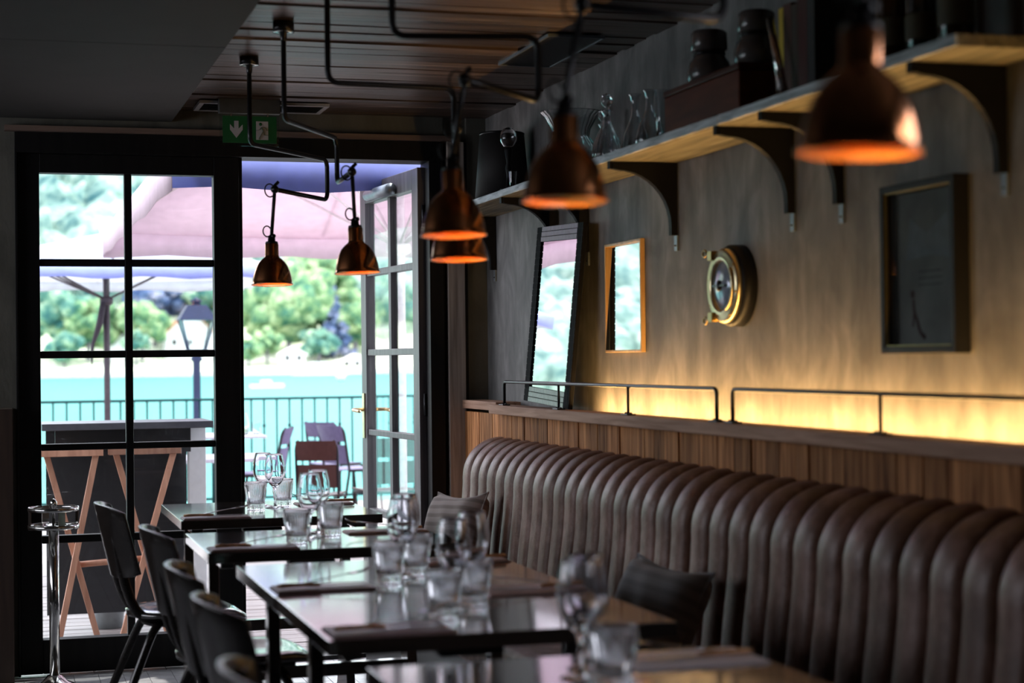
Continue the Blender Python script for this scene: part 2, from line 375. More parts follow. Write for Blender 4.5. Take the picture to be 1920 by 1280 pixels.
def fix_normals(me):
    import bmesh
    bm = bmesh.new(); bm.from_mesh(me); bmesh.ops.recalc_face_normals(bm, faces=bm.faces); bm.to_mesh(me); bm.free()
def mk(name, g, mat, parent=None, loc=None, rot=None, bevel=0, sharp=True, fix=True):
    me = g.mesh(name) if isinstance(g, G) else g
    if fix and isinstance(g, G): fix_normals(me)
    if not me.materials:
        for m in (mat if isinstance(mat, (list, tuple)) else [mat]): me.materials.append(MT[m] if isinstance(m, str) else m)
    o = bpy.data.objects.new(name, me); COL.objects.link(o)
    if parent: o.parent = parent
    if loc: o.location = loc
    if rot: o.rotation_euler = rot
    if bevel:
        b = o.modifiers.new('bevel', 'BEVEL'); b.width = bevel; b.segments = 2; b.limit_method = 'ANGLE'; b.angle_limit = math.radians(40)
    return o
def tag(o, label=None, cat=None, group=None, kind=None):
    if label: o['label'] = label
    if cat: o['category'] = cat
    if group: o['group'] = group
    if kind: o['kind'] = kind
    return o
def thing(name, label, cat, loc=(0, 0, 0), rz=0, group=None):
    o = bpy.data.objects.new(name, None); o.empty_display_size = 0.1; COL.objects.link(o); o.location = loc; o.rotation_euler = (0, 0, rz)
    return tag(o, label, cat, group)
def struct(name, g, mat, label=None, bevel=0):
    o = mk(name, g, mat, bevel=bevel); o['kind'] = 'structure'
    if label: o['label'] = label
    o['category'] = name.split('_')[0]
    return o
def copy_tree(o, parent=None, loc=None, rz=None, label=None, group=None):
    c = o.copy(); COL.objects.link(c)
    if parent: c.parent = parent
    if loc is not None: c.location = loc
    if rz is not None: c.rotation_euler = (0, 0, rz)
    if label: c['label'] = label
    if group: c['group'] = group
    for ch in list(o.children): copy_tree(ch, c)
    return c

# ================================================================== THE ROOM
WX = 2.14      # right wall plane
DY = 7.65      # inner face of the door wall
CZ = 2.385     # ceiling
# right wall, with a window opening above the ledge nearer than the frame
g = G()
g.box((WX, -1.6, 0), (WX+0.25, 7.9, 1.28)).box((WX, -1.6, 2.2), (WX+0.25, 7.9, 2.6))
g.box((WX, 2.40, 1.28), (WX+0.25, 7.9, 2.2)).box((WX, -1.6, 1.28), (WX+0.25, 1.0, 2.2))
struct('wall_right', g, 'plaster', 'grey brown troweled plaster wall behind the banquette')
g = G(); g.box((WX+0.1, 1.0, 1.28), (WX+0.16, 2.40, 1.33)).box((WX+0.1, 1.0, 2.15), (WX+0.16, 2.40, 2.2)).box((WX+0.1, 1.0, 1.33), (WX+0.16, 1.05, 2.15)).box((WX+0.1, 2.35, 1.33), (WX+0.16, 2.40, 2.15)).box((WX+0.1, 1.55, 1.33), (WX+0.16, 1.60, 2.15))
struct('window_1', g, 'black_frame')
# left wall with window opening
LX = -2.6
g = G()
g.box((LX-0.2, -1.6, 0), (LX, 7.65, 1.15)).box((LX-0.2, -1.6, 2.25), (LX, 7.65, 2.6)).box((LX-0.2, -1.6, 1.15), (LX, 4.3, 2.25)).box((LX-0.2, 7.4, 1.15), (LX, 7.65, 2.25))
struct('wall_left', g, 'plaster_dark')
g = G().box((LX-0.12, 4.3, 1.15), (LX-0.06, 7.4, 1.21)).box((LX-0.12, 4.3, 2.19), (LX-0.06, 7.4, 2.25))
for yy in (4.3, 5.32, 6.33, 7.34): g.box((LX-0.12, yy, 1.21), (LX-0.06, yy+0.06, 2.19))
struct('window_2', g, 'black_frame')
struct('trim_13', G().box((WX+0.26, 0.8, 2.3), (WX+0.75, 3.2, 2.36)), 'black_frame', 'awning board over the side window, outside')  # out of view, added to block sun through the side window
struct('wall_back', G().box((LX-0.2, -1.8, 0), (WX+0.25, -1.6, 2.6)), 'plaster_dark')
# door wall: piece left of the door, header above
g = G()
g.box((LX, DY, 0), (0.09, DY+0.25, CZ+0.2)).box((0.09, DY, 2.30), (1.94, DY+0.25, CZ+0.2)).box((2.05, DY, 0), (WX, DY+0.25, CZ+0.2)).box((1.94, DY+0.03, 2.19), (2.05, DY+0.25, CZ+0.2))
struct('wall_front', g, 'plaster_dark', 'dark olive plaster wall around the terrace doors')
# ceiling: slab, planks, and the lower soffit
ce = struct('ceiling', G().box((0.74, -1.6, CZ+0.02), (WX, DY, CZ+0.2)), 'soffit', 'dark ceiling of reclaimed wooden planks')
y = 3.05; k = 0
while y < DY-0.02:
    wd = random.uniform(0.088, 0.112); y1 = min(y+wd, DY)
    dz = random.uniform(-0.004, 0.004)
    pl = G()
    # plank with slightly uneven edge
    n = 6; top = CZ+0.02; bot = CZ+dz
    vs = []; 
    for i in range(n+1):
        x = 0.74+(WX-0.74)*i/n; e = random.uniform(-0.0025, 0.0025); z = bot+random.uniform(-0.0015, 0.0015)
        vs += [(x, y+0.003+e, z), (x, y1-0.003+e, z), (x, y1-0.003+e, top), (x, y+0.003+e, top)]
    fs = [(0, 1, 2, 3), (4*n+3, 4*n+2, 4*n+1, 4*n)]
    for i in range(n):
        a = 4*i
        for q in range(4): fs.append((a+q, a+4+q, a+4+(q+1) % 4, a+(q+1) % 4))
    pl.add(vs, fs); mk('plank', pl, 'ceiling_wood', ce)
    y = y1
# soffit panels, lower than the planks
for (a, b) in ((-1.6, 5.80), (5.806, DY)):
    pass
so = struct('trim_1', G().box((LX, 5.806, 2.335), (0.74, DY, 2.6)), 'soffit', 'dark lowered soffit panel beside the plank ceiling, towards the doors')
so2 = struct('trim_2', G().box((LX, -1.6, 2.335), (0.74, 5.80, 2.6)), 'soffit', 'dark lowered soffit panel nearer than the joint')
# floor
fl = struct('floor', G().box((LX, -1.6, -0.15), (WX, 6.6, 0)).box((LX, 6.6, -0.15), (WX, 7.9, -0.01)), 'tile_floor', 'pale tiled restaurant floor')
tile_me = G().box((-0.0488, -0.0488, -0.008), (0.0488, 0.0488, 0)).mesh('tile'); tile_me.materials.append(MT['tile'])
for i in range(21):
    for j in range(10):
        t = bpy.data.objects.new('tile', tile_me); COL.objects.link(t); t.parent = fl
        t.location = (0.06+i*0.1, 6.66+j*0.1, random.uniform(-0.0012, 0.0))
# fixed leaf of the terrace door
d1 = tag(bpy.data.objects.new('door_1', None), 'closed black glazed door leaf left of the opening', 'door', kind='structure'); COL.objects.link(d1); d1.location = (0.1, DY, 0)
x0, x1 = 0.10, 1.03
g = G()
def lb(a, b): return g.box((a[0]-0.1, a[1], a[2]), (b[0]-0.1, b[1], b[2]))
lb((x0, 0.02, 0), (0.19, 0.09, 2.19)); lb((0.92, 0.02, 0), (1.03, 0.09, 2.19)); lb((0.19, 0.02, 2.11), (0.92, 0.09, 2.19)); lb((0.19, 0.02, 0), (0.92, 0.09, 0.142))
mk('stile_frame', g, 'black_frame', d1, bevel=0.003)
rows = [(0.142, 0.545), (0.578, 0.936), (0.964, 1.326), (1.357, 1.716), (1.747, 2.11)]
for i in range(4):
    z0, z1 = rows[i][1], rows[i+1][0]
    mk('glazing_bar', G().box((0.09, 0.035, z0), (0.82, 0.075, z1)), 'black_frame', d1, bevel=0.004)
mk('glazing_bar', G().box((0.441, 0.034, 0.142), (0.473, 0.076, 2.11)), 'black_frame', d1, bevel=0.004)
for (z0, z1) in rows:
    for (xa, xb) in ((0.09, 0.441), (0.473, 0.82)):
        mk('pane', G().box((xa, 0.053, z0), (xb, 0.057, z1)), 'pane', d1)
# outer frame round the doors, with a lit wooden beam on top
g = G()
g.box((0.09, DY-0.02, 2.19), (1.935, DY+0.14, 2.275)).box((1.87, DY-0.02, 0), (1.935, DY+0.14, 2.19)).box((0.09, DY-0.02, 0), (0.10, DY+0.14, 2.19)).box((1.03, DY+0.03, 0), (1.045, DY+0.10, 2.19))
struct('trim_3', g, 'black_frame', 'black frame round the terrace door opening', bevel=0.002)
struct('trim_4', G().box((0.05, DY-0.045, 2.277), (1.99, DY+0.05, 2.30)), wood('beam_wood', (0.10, 0.065, 0.05), (0.16, 0.11, 0.085), (3, 40, 40), 0.5, 0.1), 'thin brown wooden beam above the doors')
struct('trim_5', G().box((1.952, DY-0.03, 0), (2.03, DY+0.10, 2.277)), 'jamb_wood', 'pale brown wooden pilaster right of the doors', bevel=0.003)
struct('trim_6', G().box((1.935, DY+0.02, 0), (1.952, DY+0.15, 2.277)).box((2.03, DY-0.0, 0), (2.05, DY+0.15, 2.277)), 'black_frame', 'black strips beside the pilaster')
struct('trim_7', G().box((1.03, DY-0.01, -0.12), (1.90, DY+0.16, 0.012)), 'iron', 'dark threshold of the open door')
# dark panelling low at the far left
struct('trim_8', G().box((LX, 7.46, 0), (0.072, DY, 1.12)), wood('dark_brown_panel', (0.035, 0.02, 0.014), (0.06, 0.035, 0.024), (30, 30, 3), 0.5, 0.1), 'dark brown low panelling at the far left')
# open leaf, hinged right, swung out onto the terrace
d2 = tag(bpy.data.objects.new('door_2', None), 'open glazed wooden door leaf swung out onto the terrace', 'door', kind='structure'); COL.objects.link(d2)
d2.location = (1.862, DY+0.07, 0); LW = 0.90
d2.rotation_euler = (0, 0, math.atan2(0.94, -0.085))
def leafbar(a, b, name='stile', mat='leaf_wood', bv=0.003): return mk(name, G().box(a, b), mat, d2, bevel=bv)
leafbar((0, -0.025, 0.01), (0.085, 0.025, 2.17)); leafbar((LW-0.085, -0.025, 0.01), (LW, 0.025, 2.17))
leafbar((0.085, -0.025, 2.075), (LW-0.085, 0.025, 2.17), 'rail'); leafbar((0.085, -0.025, 0.01), (LW-0.085, 0.025, 0.15), 'rail')
leafbar((LW/2-0.02, -0.018, 0.15), (LW/2+0.02, 0.018, 2.075), 'glazing_bar')
for i in range(4): leafbar((0.085, -0.019, rows[i][1]), (LW-0.085, 0.019, rows[i+1][0]), 'glazing_bar')
for (z0, z1) in rows:
    for (xa, xb) in ((0.085, LW/2-0.02), (LW/2+0.02, LW-0.085)):
        mk('pane', G().box((xa, -0.002, z0), (xb, 0.002, min(z1, 2.075))), 'pane', d2)
g = G().box((LW-0.06, 0.025, 0.92), (LW-0.025, 0.032, 1.14)); g.tube([(LW-0.042, 0.03, 1.06), (LW-0.042, 0.085, 1.06), (LW-0.16, 0.085, 1.055)], 0.009, 8, 0.015)
g.box((LW-0.001, -0.015, 0.86), (LW+0.004, 0.015, 1.16)).tube([(LW-0.042, -0.03, 1.06), (LW-0.042, -0.085, 1.06), (LW-0.16, -0.085, 1.055)], 0.009, 8, 0.015).box((LW-0.06, -0.032, 0.92), (LW-0.025, -0.025, 1.14))
mk('door_handle', g, 'brass', d2, bevel=0)
g = G().tube([(0.30, 0.055, 2.10), (0.66, 0.055, 2.10)], 0.028, 16); g.box((0.32, 0.02, 2.08), (0.36, 0.05, 2.12)).box((0.6, 0.02, 2.08), (0.64, 0.05, 2.12))
mk('door_closer', g, 'steel_strap', d2)
for z in (0.3, 1.1, 1.95): mk('hinge', G().tube([(-0.008, 0, z-0.05), (-0.008, 0, z+0.05)], 0.009, 8), 'iron', d2)

# wooden plank panelling behind the banquette
pn = struct('trim_9', G().box((2.045, 2.2, 0.0), (2.075, 7.62, 1.06)), 'dark_panel', 'warm brown vertical plank panelling above the banquette')
y = 7.62
while y > 2.3:
    wd = random.uniform(0.075, 0.125); dx = random.uniform(0, 0.006)
    mk('plank', G().box((2.022+dx, y-wd+0.0025, 0.55), (2.046, y, 1.072)), 'panel_wood', pn, bevel=0.002)
    y -= wd
# ledge board with a gap behind it that holds the light strip
lg = struct('trim_10', G().box((1.978, 2.2, 1.075), (2.058, 7.07, 1.113)), 'ledge_wood', 'thick wooden ledge board above the panelling', bevel=0.004)
struct('trim_11', G().box((2.01, 7.072, 1.085), (2.12, 7.62, 1.122)), 'ledge_wood', 'short lighter ledge board in the far corner', bevel=0.003)
tag(mk('light_strip', G().box((2.062, 2.3, 1.084), (2.088, 6.12, 1.092)), 'led'), 'amber light strip hidden behind the ledge, glowing up the wall', 'light')
struct('trim_12', G().box((2.076, 2.2, 1.03), (2.139, 7.07, 1.066)), 'dark_panel', 'bottom of the slot behind the ledge')
struct('baseboard_right', G().box((2.11, -1.6, 0), (2.139, 2.19, 0.1)), 'black_frame')

# ================================================================== BANQUETTE
def banquette(y0, y1, n, label):
    t = thing('banquette', label, 'bench', (1.4, (y0+y1)/2, 0), 0, 'leather banquette modules')
    wd = (y1-y0)/n; ym = (y0+y1)/2
    # profile of the back (x, z, normal) in world: up the front face, round over the top to the wall
    R = 0.155; xf, xc = 1.865, 1.865+R
    prof = [(xf-0.035, 0.45, -1, 0), (xf-0.02, 0.6, -1, 0), (xf-0.005, 0.72, -1, 0), (xf, 0.79, -1, 0.0)]
    zc = 0.972-R
    for i in range(0, 11):
        a = PI-(PI/2)*i/10; prof.append((xc+R*math.cos(a), zc+R*math.sin(a), math.cos(a), math.sin(a)))
    for k in range(n):
        ya = y0+k*wd; vs = []; fs = []; m = 10
        for (px, pz, nx, nz) in prof:
            for j in range(m+1):
                s_ = -1+2*j/m; h = 0.032*math.sqrt(max(0, 1-abs(s_)**2.4))
                vs.append((px+nx*(h-0.024)-1.4, ya+wd*(j/m)-ym, pz+nz*(h-0.024)))
        q = len(prof)
        for i in range(q-1):
            for j in range(m):
                fs.append((i*(m+1)+j, i*(m+1)+j+1, (i+1)*(m+1)+j+1, (i+1)*(m+1)+j))
        base = len(vs)
        # close the ends
        vs += [(2.02-1.4, ya-ym, 0.45), (2.02-1.4, ya+wd-ym, 0.45)]
        fs.append([i*(m+1) for i in range(q)]+[base]); fs.append([i*(m+1)+m for i in range(q)][::-1]+[base+1])
        fs.append((base, base+1, (q-1)*(m+1)+m, (q-1)*(m+1)))
        mk('channel', G().add(vs, fs, True), 'leather', t)
    # end roll piping
    L = y1-y0
    g = G()
    pr = [(0.0, 0.36), (0.0, 0.455), (0.015, 0.472), (0.05, 0.48), (0.42, 0.47), (0.44, 0.36)]
    g.prism(pr, 'y', -L/2+0.004, L/2-0.004)
    mk('seat_cushion', g, 'leather', t, bevel=0.012)
    mk('base', G().box((0.05, -L/2+0.01, 0), (0.6, L/2-0.01, 0.36)), 'dark_panel', t)
    mk('back_board', G().box((0.56, -L/2+0.01, 0.36), (0.615, L/2-0.01, 0.78)), 'dark_panel', t)
    return t
banquette(4.625, 7.09, 20, 'far brown leather channel-back banquette below the mirrors')
banquette(2.38, 4.60, 17, 'near brown leather channel-back banquette below the dark framed picture')

def cushion(name, loc, rot, mat, label, size=0.42):
    n = 14; vs = []; fs = []
    for s in (1, -1):
        for i in range(n+1):
            for j in range(n+1):
                a, b = -1+2*i/n, -1+2*j/n
                h = (max(0, (1-a**4)*(1-b**4)))**0.55
                pinch = 1-0.15*(1-abs(a)**2)*abs(b)**3; pin2 = 1-0.15*(1-abs(b)**2)*abs(a)**3
                x = a*size/2*pin2 ; y_ = b*size/2*pinch
                z = s*(h*0.07+0.002)+0.004*math.sin(9*a+3*b)*h
                vs.append((x, y_, z))
        off = 0 if s == 1 else (n+1)**2
        for i in range(n):
            for j in range(n):
                q = [off+i*(n+1)+j, off+(i+1)*(n+1)+j, off+(i+1)*(n+1)+j+1, off+i*(n+1)+j+1]
                fs.append(q if s == 1 else q[::-1])
    # rim
    o2 = (n+1)**2; rim = [(i, 0) for i in range(n)]+[(n, j) for j in range(n)]+[(i, n) for i in range(n, 0, -1)]+[(0, j) for j in range(n, 0, -1)]
    for k in range(len(rim)):
        a = rim[k]; b = rim[(k+1) % len(rim)]
        ia = a[0]*(n+1)+a[1]; ib = b[0]*(n+1)+b[1]; fs.append((ia, ib, ib+o2, ia+o2))
    o = mk(name, G().add(vs, fs, True), mat, loc=loc); o.rotation_euler = rot
    tag(o, label, 'cushion', 'cushions on the banquette')
    pts = [(vs[i*(n+1)+j][0]*1.0, vs[i*(n+1)+j][1]*1.0, 0) for (i, j) in rim]
    mk('piping', G().tube(pts, 0.004, 6, closed=True), mat, o)
    return o
def facing(nrm, upv=(0, 0, 1), spin=0):
    z = Vector(nrm).normalized(); x = Vector(upv).cross(z).normalized(); y_ = z.cross(x)
    M = Matrix((x, y_, z)).transposed() @ Matrix.Rotation(spin, 3, 'Z'); return M.to_euler()
cushion('cushion', (1.695, 6.60, 0.615), facing((-1, -0.30, 0.35), spin=0.06), 'linen', 'beige striped linen cushion at the far end of the banquette', 0.36)
cushion('cushion', (1.665, 4.36, 0.61), facing((-1, -0.35, 0.5), spin=-0.08), 'linen_grey', 'dark grey linen cushion where the two banquettes meet', 0.32)

# ================================================================== LEDGE RAIL
def rail(ys, label, closed_end=True):
    t = thing('ledge_rail', label, 'rail', (1.998, (ys[0]+ys[-1])/2, 1.113), 0, 'low iron rails on the ledge')
    ym = (ys[0]+ys[-1])/2; h = 0.096
    mk('top_bar', G().tube([(0, ys[0]-ym, 0.004), (0, ys[0]-ym, h), (0, ys[-1]-ym, h), (0, ys[-1]-ym, 0.004)], 0.0062, 10, 0.02), 'iron', t)
    for i, y_ in enumerate(ys):
        if 0 < i < len(ys)-1: mk('post', G().tube([(0, y_-ym, 0.004), (0, y_-ym, h)], 0.005, 8), 'iron', t)
        f = mk('foot_plate', G().box((-0.016, y_-ym-0.032, 0), (0.016, y_-ym+0.032, 0.005)), 'iron', t, bevel=0.002)
        for s in (-1, 1): mk('screw', G().sphere((0, y_-ym+s*0.022, 0.006), 0.006, 8, 0.6), 'iron', f)
rail([6.90, 6.18, 5.44, 4.70], 'far low black iron rail on the ledge, in front of the leaning mirror')
rail([4.587, 3.725, 2.87, 2.26], 'near low black iron rail on the ledge, below the dark framed picture')

# ================================================================== SHELF
SZ0, SZ1 = 1.933, 1.961     # shelf underside / top
def brk_mesh():
    # plate bracket in plane y: arm along the shelf, quarter circle to the wall
    g = G(); t = 0.012
    R = 0.18; pts = [(-0.225, 0), (-0.225, -0.022), (-0.225+0.02, -0.026)]
    cx, cz = -0.026-R, -0.026-R
    for i in range(11):
        a = PI/2-(PI/2)*i/10; pts.append((cx+R*math.cos(a), cz+R*math.sin(a)))
    pts += [(-0.026, -0.235), (-0.004, -0.235), (-0.004, 0)]
    g.prism(pts, 'y', -t, t)
    g.box((-0.236, -t, -0.022), (-0.232+0.004, t, 0.032)).box((-0.236, -t, 0.028), (-0.215, t, 0.032)).box((-0.236, -t, -0.004), (0-0.004, t, 0))
    return g
bm_ = brk_mesh().mesh('plate'); fix_normals(bm_); bm_.materials.append(plain('matt_black_paint', (0.006, 0.006, 0.007), 0.55, spec=0.12))
blabs = ['black iron shelf bracket at the far end of the shelf by the door', 'black iron shelf bracket directly behind the leaning mirror', 'black iron shelf bracket just right of the leaning mirror',
         'black iron shelf bracket between the gilt mirror and the porthole', 'black iron shelf bracket right of the porthole, left one of the close pair', 'black iron shelf bracket right of the porthole, right one of the close pair', 'black iron shelf bracket above the dark framed picture, by the shelf end']
for lab, y_ in zip(blabs, (7.50, 6.60, 6.23, 5.34, 4.47, 4.175, 3.40)):
    t = thing('shelf_bracket', lab, 'bracket', (WX, y_, SZ0-0.001), 0, 'iron brackets under the shelf')
    o = bpy.data.objects.new('plate', bm_); COL.objects.link(o); o.parent = t
    s_ = mk('strap', G().box((-0.008, -0.012, -0.285), (-0.001, 0.012, -0.235)), 'steel_strap', t)
    mk('screw', G().sphere((-0.008, 0, -0.268), 0.005, 8, 0.6), 'iron', s_)
def board(y0, y1, label):
    n = 30; g = G(); vs = []
    for i in range(n+1):
        y_ = y0+(y1-y0)*i/n; e = random.uniform(-0.004, 0.003); z = random.uniform(-0.0015, 0.0015)
        vs += [(1.905+e, y_, SZ0), (2.138, y_, SZ0), (2.138, y_, SZ1), (1.905+e*0.3, y_, SZ1+z-0.0015)]
    fs = [(0, 1, 2, 3), (4*n+3, 4*n+2, 4*n+1, 4*n)]
    for i in range(n):
        a = 4*i
        for q in range(4): fs.append((a+q, a+4+q, a+4+(q+1) % 4, a+(q+1) % 4))
    g.add(vs, fs); o = tag(mk('shelf_board', g, 'shelf_wood', bevel=0.002), label, 'shelf', 'boards of the long wall shelf')
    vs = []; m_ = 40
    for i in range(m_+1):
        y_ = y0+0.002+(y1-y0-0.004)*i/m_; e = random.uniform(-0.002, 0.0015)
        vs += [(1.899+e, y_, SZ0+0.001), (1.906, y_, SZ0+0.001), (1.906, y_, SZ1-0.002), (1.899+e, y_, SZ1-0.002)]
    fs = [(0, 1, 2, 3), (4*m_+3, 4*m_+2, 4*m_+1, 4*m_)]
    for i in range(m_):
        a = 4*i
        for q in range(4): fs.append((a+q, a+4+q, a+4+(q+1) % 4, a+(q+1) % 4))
    mk('front_edge', G().add(vs, fs), 'edge_wood', o); return o  # separate strip whose paler colour holds the side light on the edge
board(6.34, 7.60, 'far shelf board carrying the black lampshade')
board(4.44, 6.335, 'middle shelf board carrying the decanters and carafes')
board(3.20, 4.435, 'near shelf board carrying the books and bottles')

# things on the shelf
def lathe_thing(name, prof, mat, loc, label, cat, group=None, seg=28, ribs=0, amp=0, rz=(0, 1e9), closed=False):
    o = mk(name, G().lathe(prof, (0, 0, 0), seg, ribs, amp, rz, closed=closed), mat, loc=loc)
    return tag(o, label, cat, group)
def tight(prof, e=0.0005):
    out = [prof[0]]
    for (a, b) in zip(prof, prof[1:]):
        L_ = math.hypot(b[0]-a[0], b[1]-a[1]); f = min(0.3, e/L_) if L_ > 1e-9 else 0.3
        out += [(a[0]+(b[0]-a[0])*f, a[1]+(b[1]-a[1])*f), (b[0]-(b[0]-a[0])*f, b[1]-(b[1]-a[1])*f), b]
    return out
def shell(outer, th=0.003, zb=0.006):
    """outer profile bottom->top; returns closed glass wall profile with a solid foot"""
    inner = [(max(0.0005, r-th), z) for (r, z) in outer if z > zb]
    o0, o1 = outer[0], outer[1]; p0, p1 = outer[-2], outer[-1]
    f = min(0.3, 0.0006/max(1e-6, math.hypot(p1[0]-p0[0], p1[1]-p0[1])))
    pt = (p1[0]+(p0[0]-p1[0])*f, p1[1]+(p0[1]-p1[1])*f)
    return [(0.0005, o0[1]), (o0[0]-0.0008, o0[1])]+outer[:-1]+[pt, p1, (p1[0]-th, p1[1]), (pt[0]-th, pt[1])]+inner[::-1][1:]+[(max(0.001, inner[0][0]-0.001), zb+0.001), (0.0005, zb+0.001)]
t = thing('lampshade', 'black tapered drum lampshade at the far end of the wall shelf', 'lampshade', (2.02, 6.97, SZ1))
mk('shade', G().lathe([(0.114, 0.0), (0.092, 0.27), (0.089, 0.27), (0.111, 0.0)], seg=40, closed=True), plain('black_shade_card', (0.012, 0.011, 0.011), 0.7), t)
mk('trim_ring', G().lathe([(0.0925, 0.262), (0.094, 0.270), (0.0905, 0.273), (0.0895, 0.264)], seg=40, closed=True), 'iron', t)
t = thing('glass_oil_lamp', 'small glass lamp with round globe standing before the black lampshade', 'lamp', (1.945, 6.62, SZ1))
mk('globe', G().lathe([(0.013, 0.17), (0.020, 0.175), (0.032, 0.195), (0.034, 0.21), (0.030, 0.23), (0.018, 0.245), (0.008, 0.249), (0.0065, 0.247), (0.017, 0.243), (0.0285, 0.229), (0.0325, 0.21), (0.0305, 0.196), (0.019, 0.177), (0.011, 0.172)], seg=24, closed=True), 'glass', t)
mk('holder', G().lathe([(0.034, 0), (0.034, 0.008), (0.012, 0.016), (0.008, 0.06), (0.013, 0.09), (0.008, 0.11), (0.016, 0.16), (0.013, 0.17)], seg=24), 'black_gloss', t)
mk('small_cup', G().lathe(shell([(0.012, 0.0), (0.013, 0.03), (0.016, 0.07)], 0.0015, 0.003), (0.0, -0.055, 0), seg=16), 'glass_dim', t)
lathe_thing('footed_vase', shell([(0.055, 0), (0.058, 0.01), (0.075, 0.03), (0.092, 0.07), (0.085, 0.11), (0.062, 0.145), (0.066, 0.17), (0.09, 0.215), (0.108, 0.232)], 0.004, 0.01), 'glass_dim', (2.015, 6.05, SZ1), 'large flared ribbed glass vase between lampshade and decanters', 'vase', seg=96, ribs=24, amp=0.005)
def decanter(loc, label, s=1.0):
    t = thing('decanter', label, 'decanter', loc, 0, 'cut glass decanters on the shelf')
    P = [(0.040, 0), (0.046, 0.01), (0.048, 0.03), (0.043, 0.06), (0.028, 0.095), (0.015, 0.125), (0.0125, 0.155), (0.02, 0.168)]
    mk('bottle', G().lathe(shell([(r*s, z*s) for r, z in P], 0.003, 0.012), seg=72, ribs=18, amp=0.0035, rz=(0.005, 0.1)), 'glass', t)
    mk('stopper', G().lathe([(r*s, z*s) for r, z in [(0.0005, 0.150), (0.009, 0.152), (0.011, 0.170), (0.008, 0.178), (0.018, 0.192), (0.020, 0.204), (0.014, 0.219), (0.0005, 0.225)]], seg=14), 'glass', t)
decanter((2.05, 5.80, SZ1), 'shorter cut glass decanter with stopper, the farther of the two', 0.93)
decanter((2.00, 5.62, SZ1), 'taller cut glass decanter with round stopper, the nearer of the two', 1.05)
lathe_thing('glass_dish', shell([(0.035, 0), (0.04, 0.008), (0.055, 0.03), (0.062, 0.055)], 0.003, 0.008), 'glass', (1.965, 5.78, SZ1), 'low ribbed cut glass dish in front of the decanters', 'dish', seg=96, ribs=24, amp=0.004)
CP = [(0.038, 0), (0.045, 0.008), (0.047, 0.03), (0.038, 0.065), (0.022, 0.10), (0.0135, 0.125), (0.0125, 0.155), (0.015, 0.178), (0.021, 0.186)]
lathe_thing('carafe', shell([(r*1.03, z*1.08) for r, z in CP], 0.0022, 0.006), 'glass_dim', (2.02, 5.40, SZ1), 'taller plain glass carafe with flared lip beside the decanters', 'carafe', 'plain carafes on the shelf')
lathe_thing('carafe', shell([(r, z*0.98) for r, z in CP], 0.0022, 0.006), 'glass_dim', (1.99, 5.19, SZ1), 'shorter plain glass carafe with flared lip beside the dark box', 'carafe', 'plain carafes on the shelf')
lathe_thing('tall_glass', shell([(0.02, 0), (0.022, 0.07), (0.026, 0.15)], 0.0018, 0.005), 'glass_dim', (1.955, 4.985, SZ1), 'slim tall glass standing at the left end of the dark box', 'glass')
t = thing('wooden_box', 'long dark red wooden box carrying two stoneware jars', 'box', (2.03, 4.66, SZ1))
DR = wood('dark_red_wood', (0.06, 0.014, 0.008), (0.12, 0.03, 0.016), (20, 3, 20), 0.55, 0.1, spec=0.15)
mk('body', G().box((-0.09, -0.275, 0), (0.09, 0.275, 0.118)), DR, t, bevel=0.004); mk('lid', G().box((-0.093, -0.279, 0.119), (0.093, 0.279, 0.137)), DR, t, bevel=0.004)
JM = plain('brown_stoneware', (0.075, 0.065, 0.062), 0.22, var=0.2, sc=12)
def jar(loc, label, s=1.0):
    t = thing('stoneware_jar', label, 'jar', loc, 0, 'stoneware jars on the box')
    mk('body', G().lathe([(r*s, z*s) for r, z in [(0.048, 0), (0.062, 0.012), (0.066, 0.04), (0.058, 0.07), (0.047, 0.083), (0.047, 0.1), (0.042, 0.1), (0.042, 0.03), (0.0005, 0.03)]], seg=32), JM, t)
    mk('clip_ring', G().lathe([(r*s, z*s) for r, z in [(0.0475, 0.088), (0.050, 0.093), (0.0475, 0.098), (0.046, 0.093)]], seg=32, closed=True), 'iron', t)
    mk('lid', G().lathe([(r*s, z*s) for r, z in [(0.048, 0.101), (0.054, 0.106), (0.053, 0.155), (0.045, 0.162), (0.0005, 0.163)]], seg=32), JM, t)
jar((2.03, 4.80, SZ1+0.137), 'left brown stoneware jar on the dark red box', 1.0)
jar((2.03, 4.465, SZ1+0.137), 'right brown stoneware jar on the dark red box, behind the steel rod', 0.96)
g = G().tube([(0, 0.0, 0.008), (0, 0.075, 0.205)], [0.012, 0.010], 12)
tag(mk('steel_rod', g, 'chrome', loc=(1.918, 4.06, SZ1)), 'polished steel rod leaning before the right jar', 'rod')
g = G().tube([(0, 0, 0), (0, 0.006, 0.14)], 0.003, 8).sphere((0, 0.006, 0.143), 0.006, 8)
tag(mk('thin_pin', g, 'chrome', loc=(1.93, 4.12, SZ1)), 'thin steel pin with ball head beside the leaning rod', 'pin')
by = 4.155
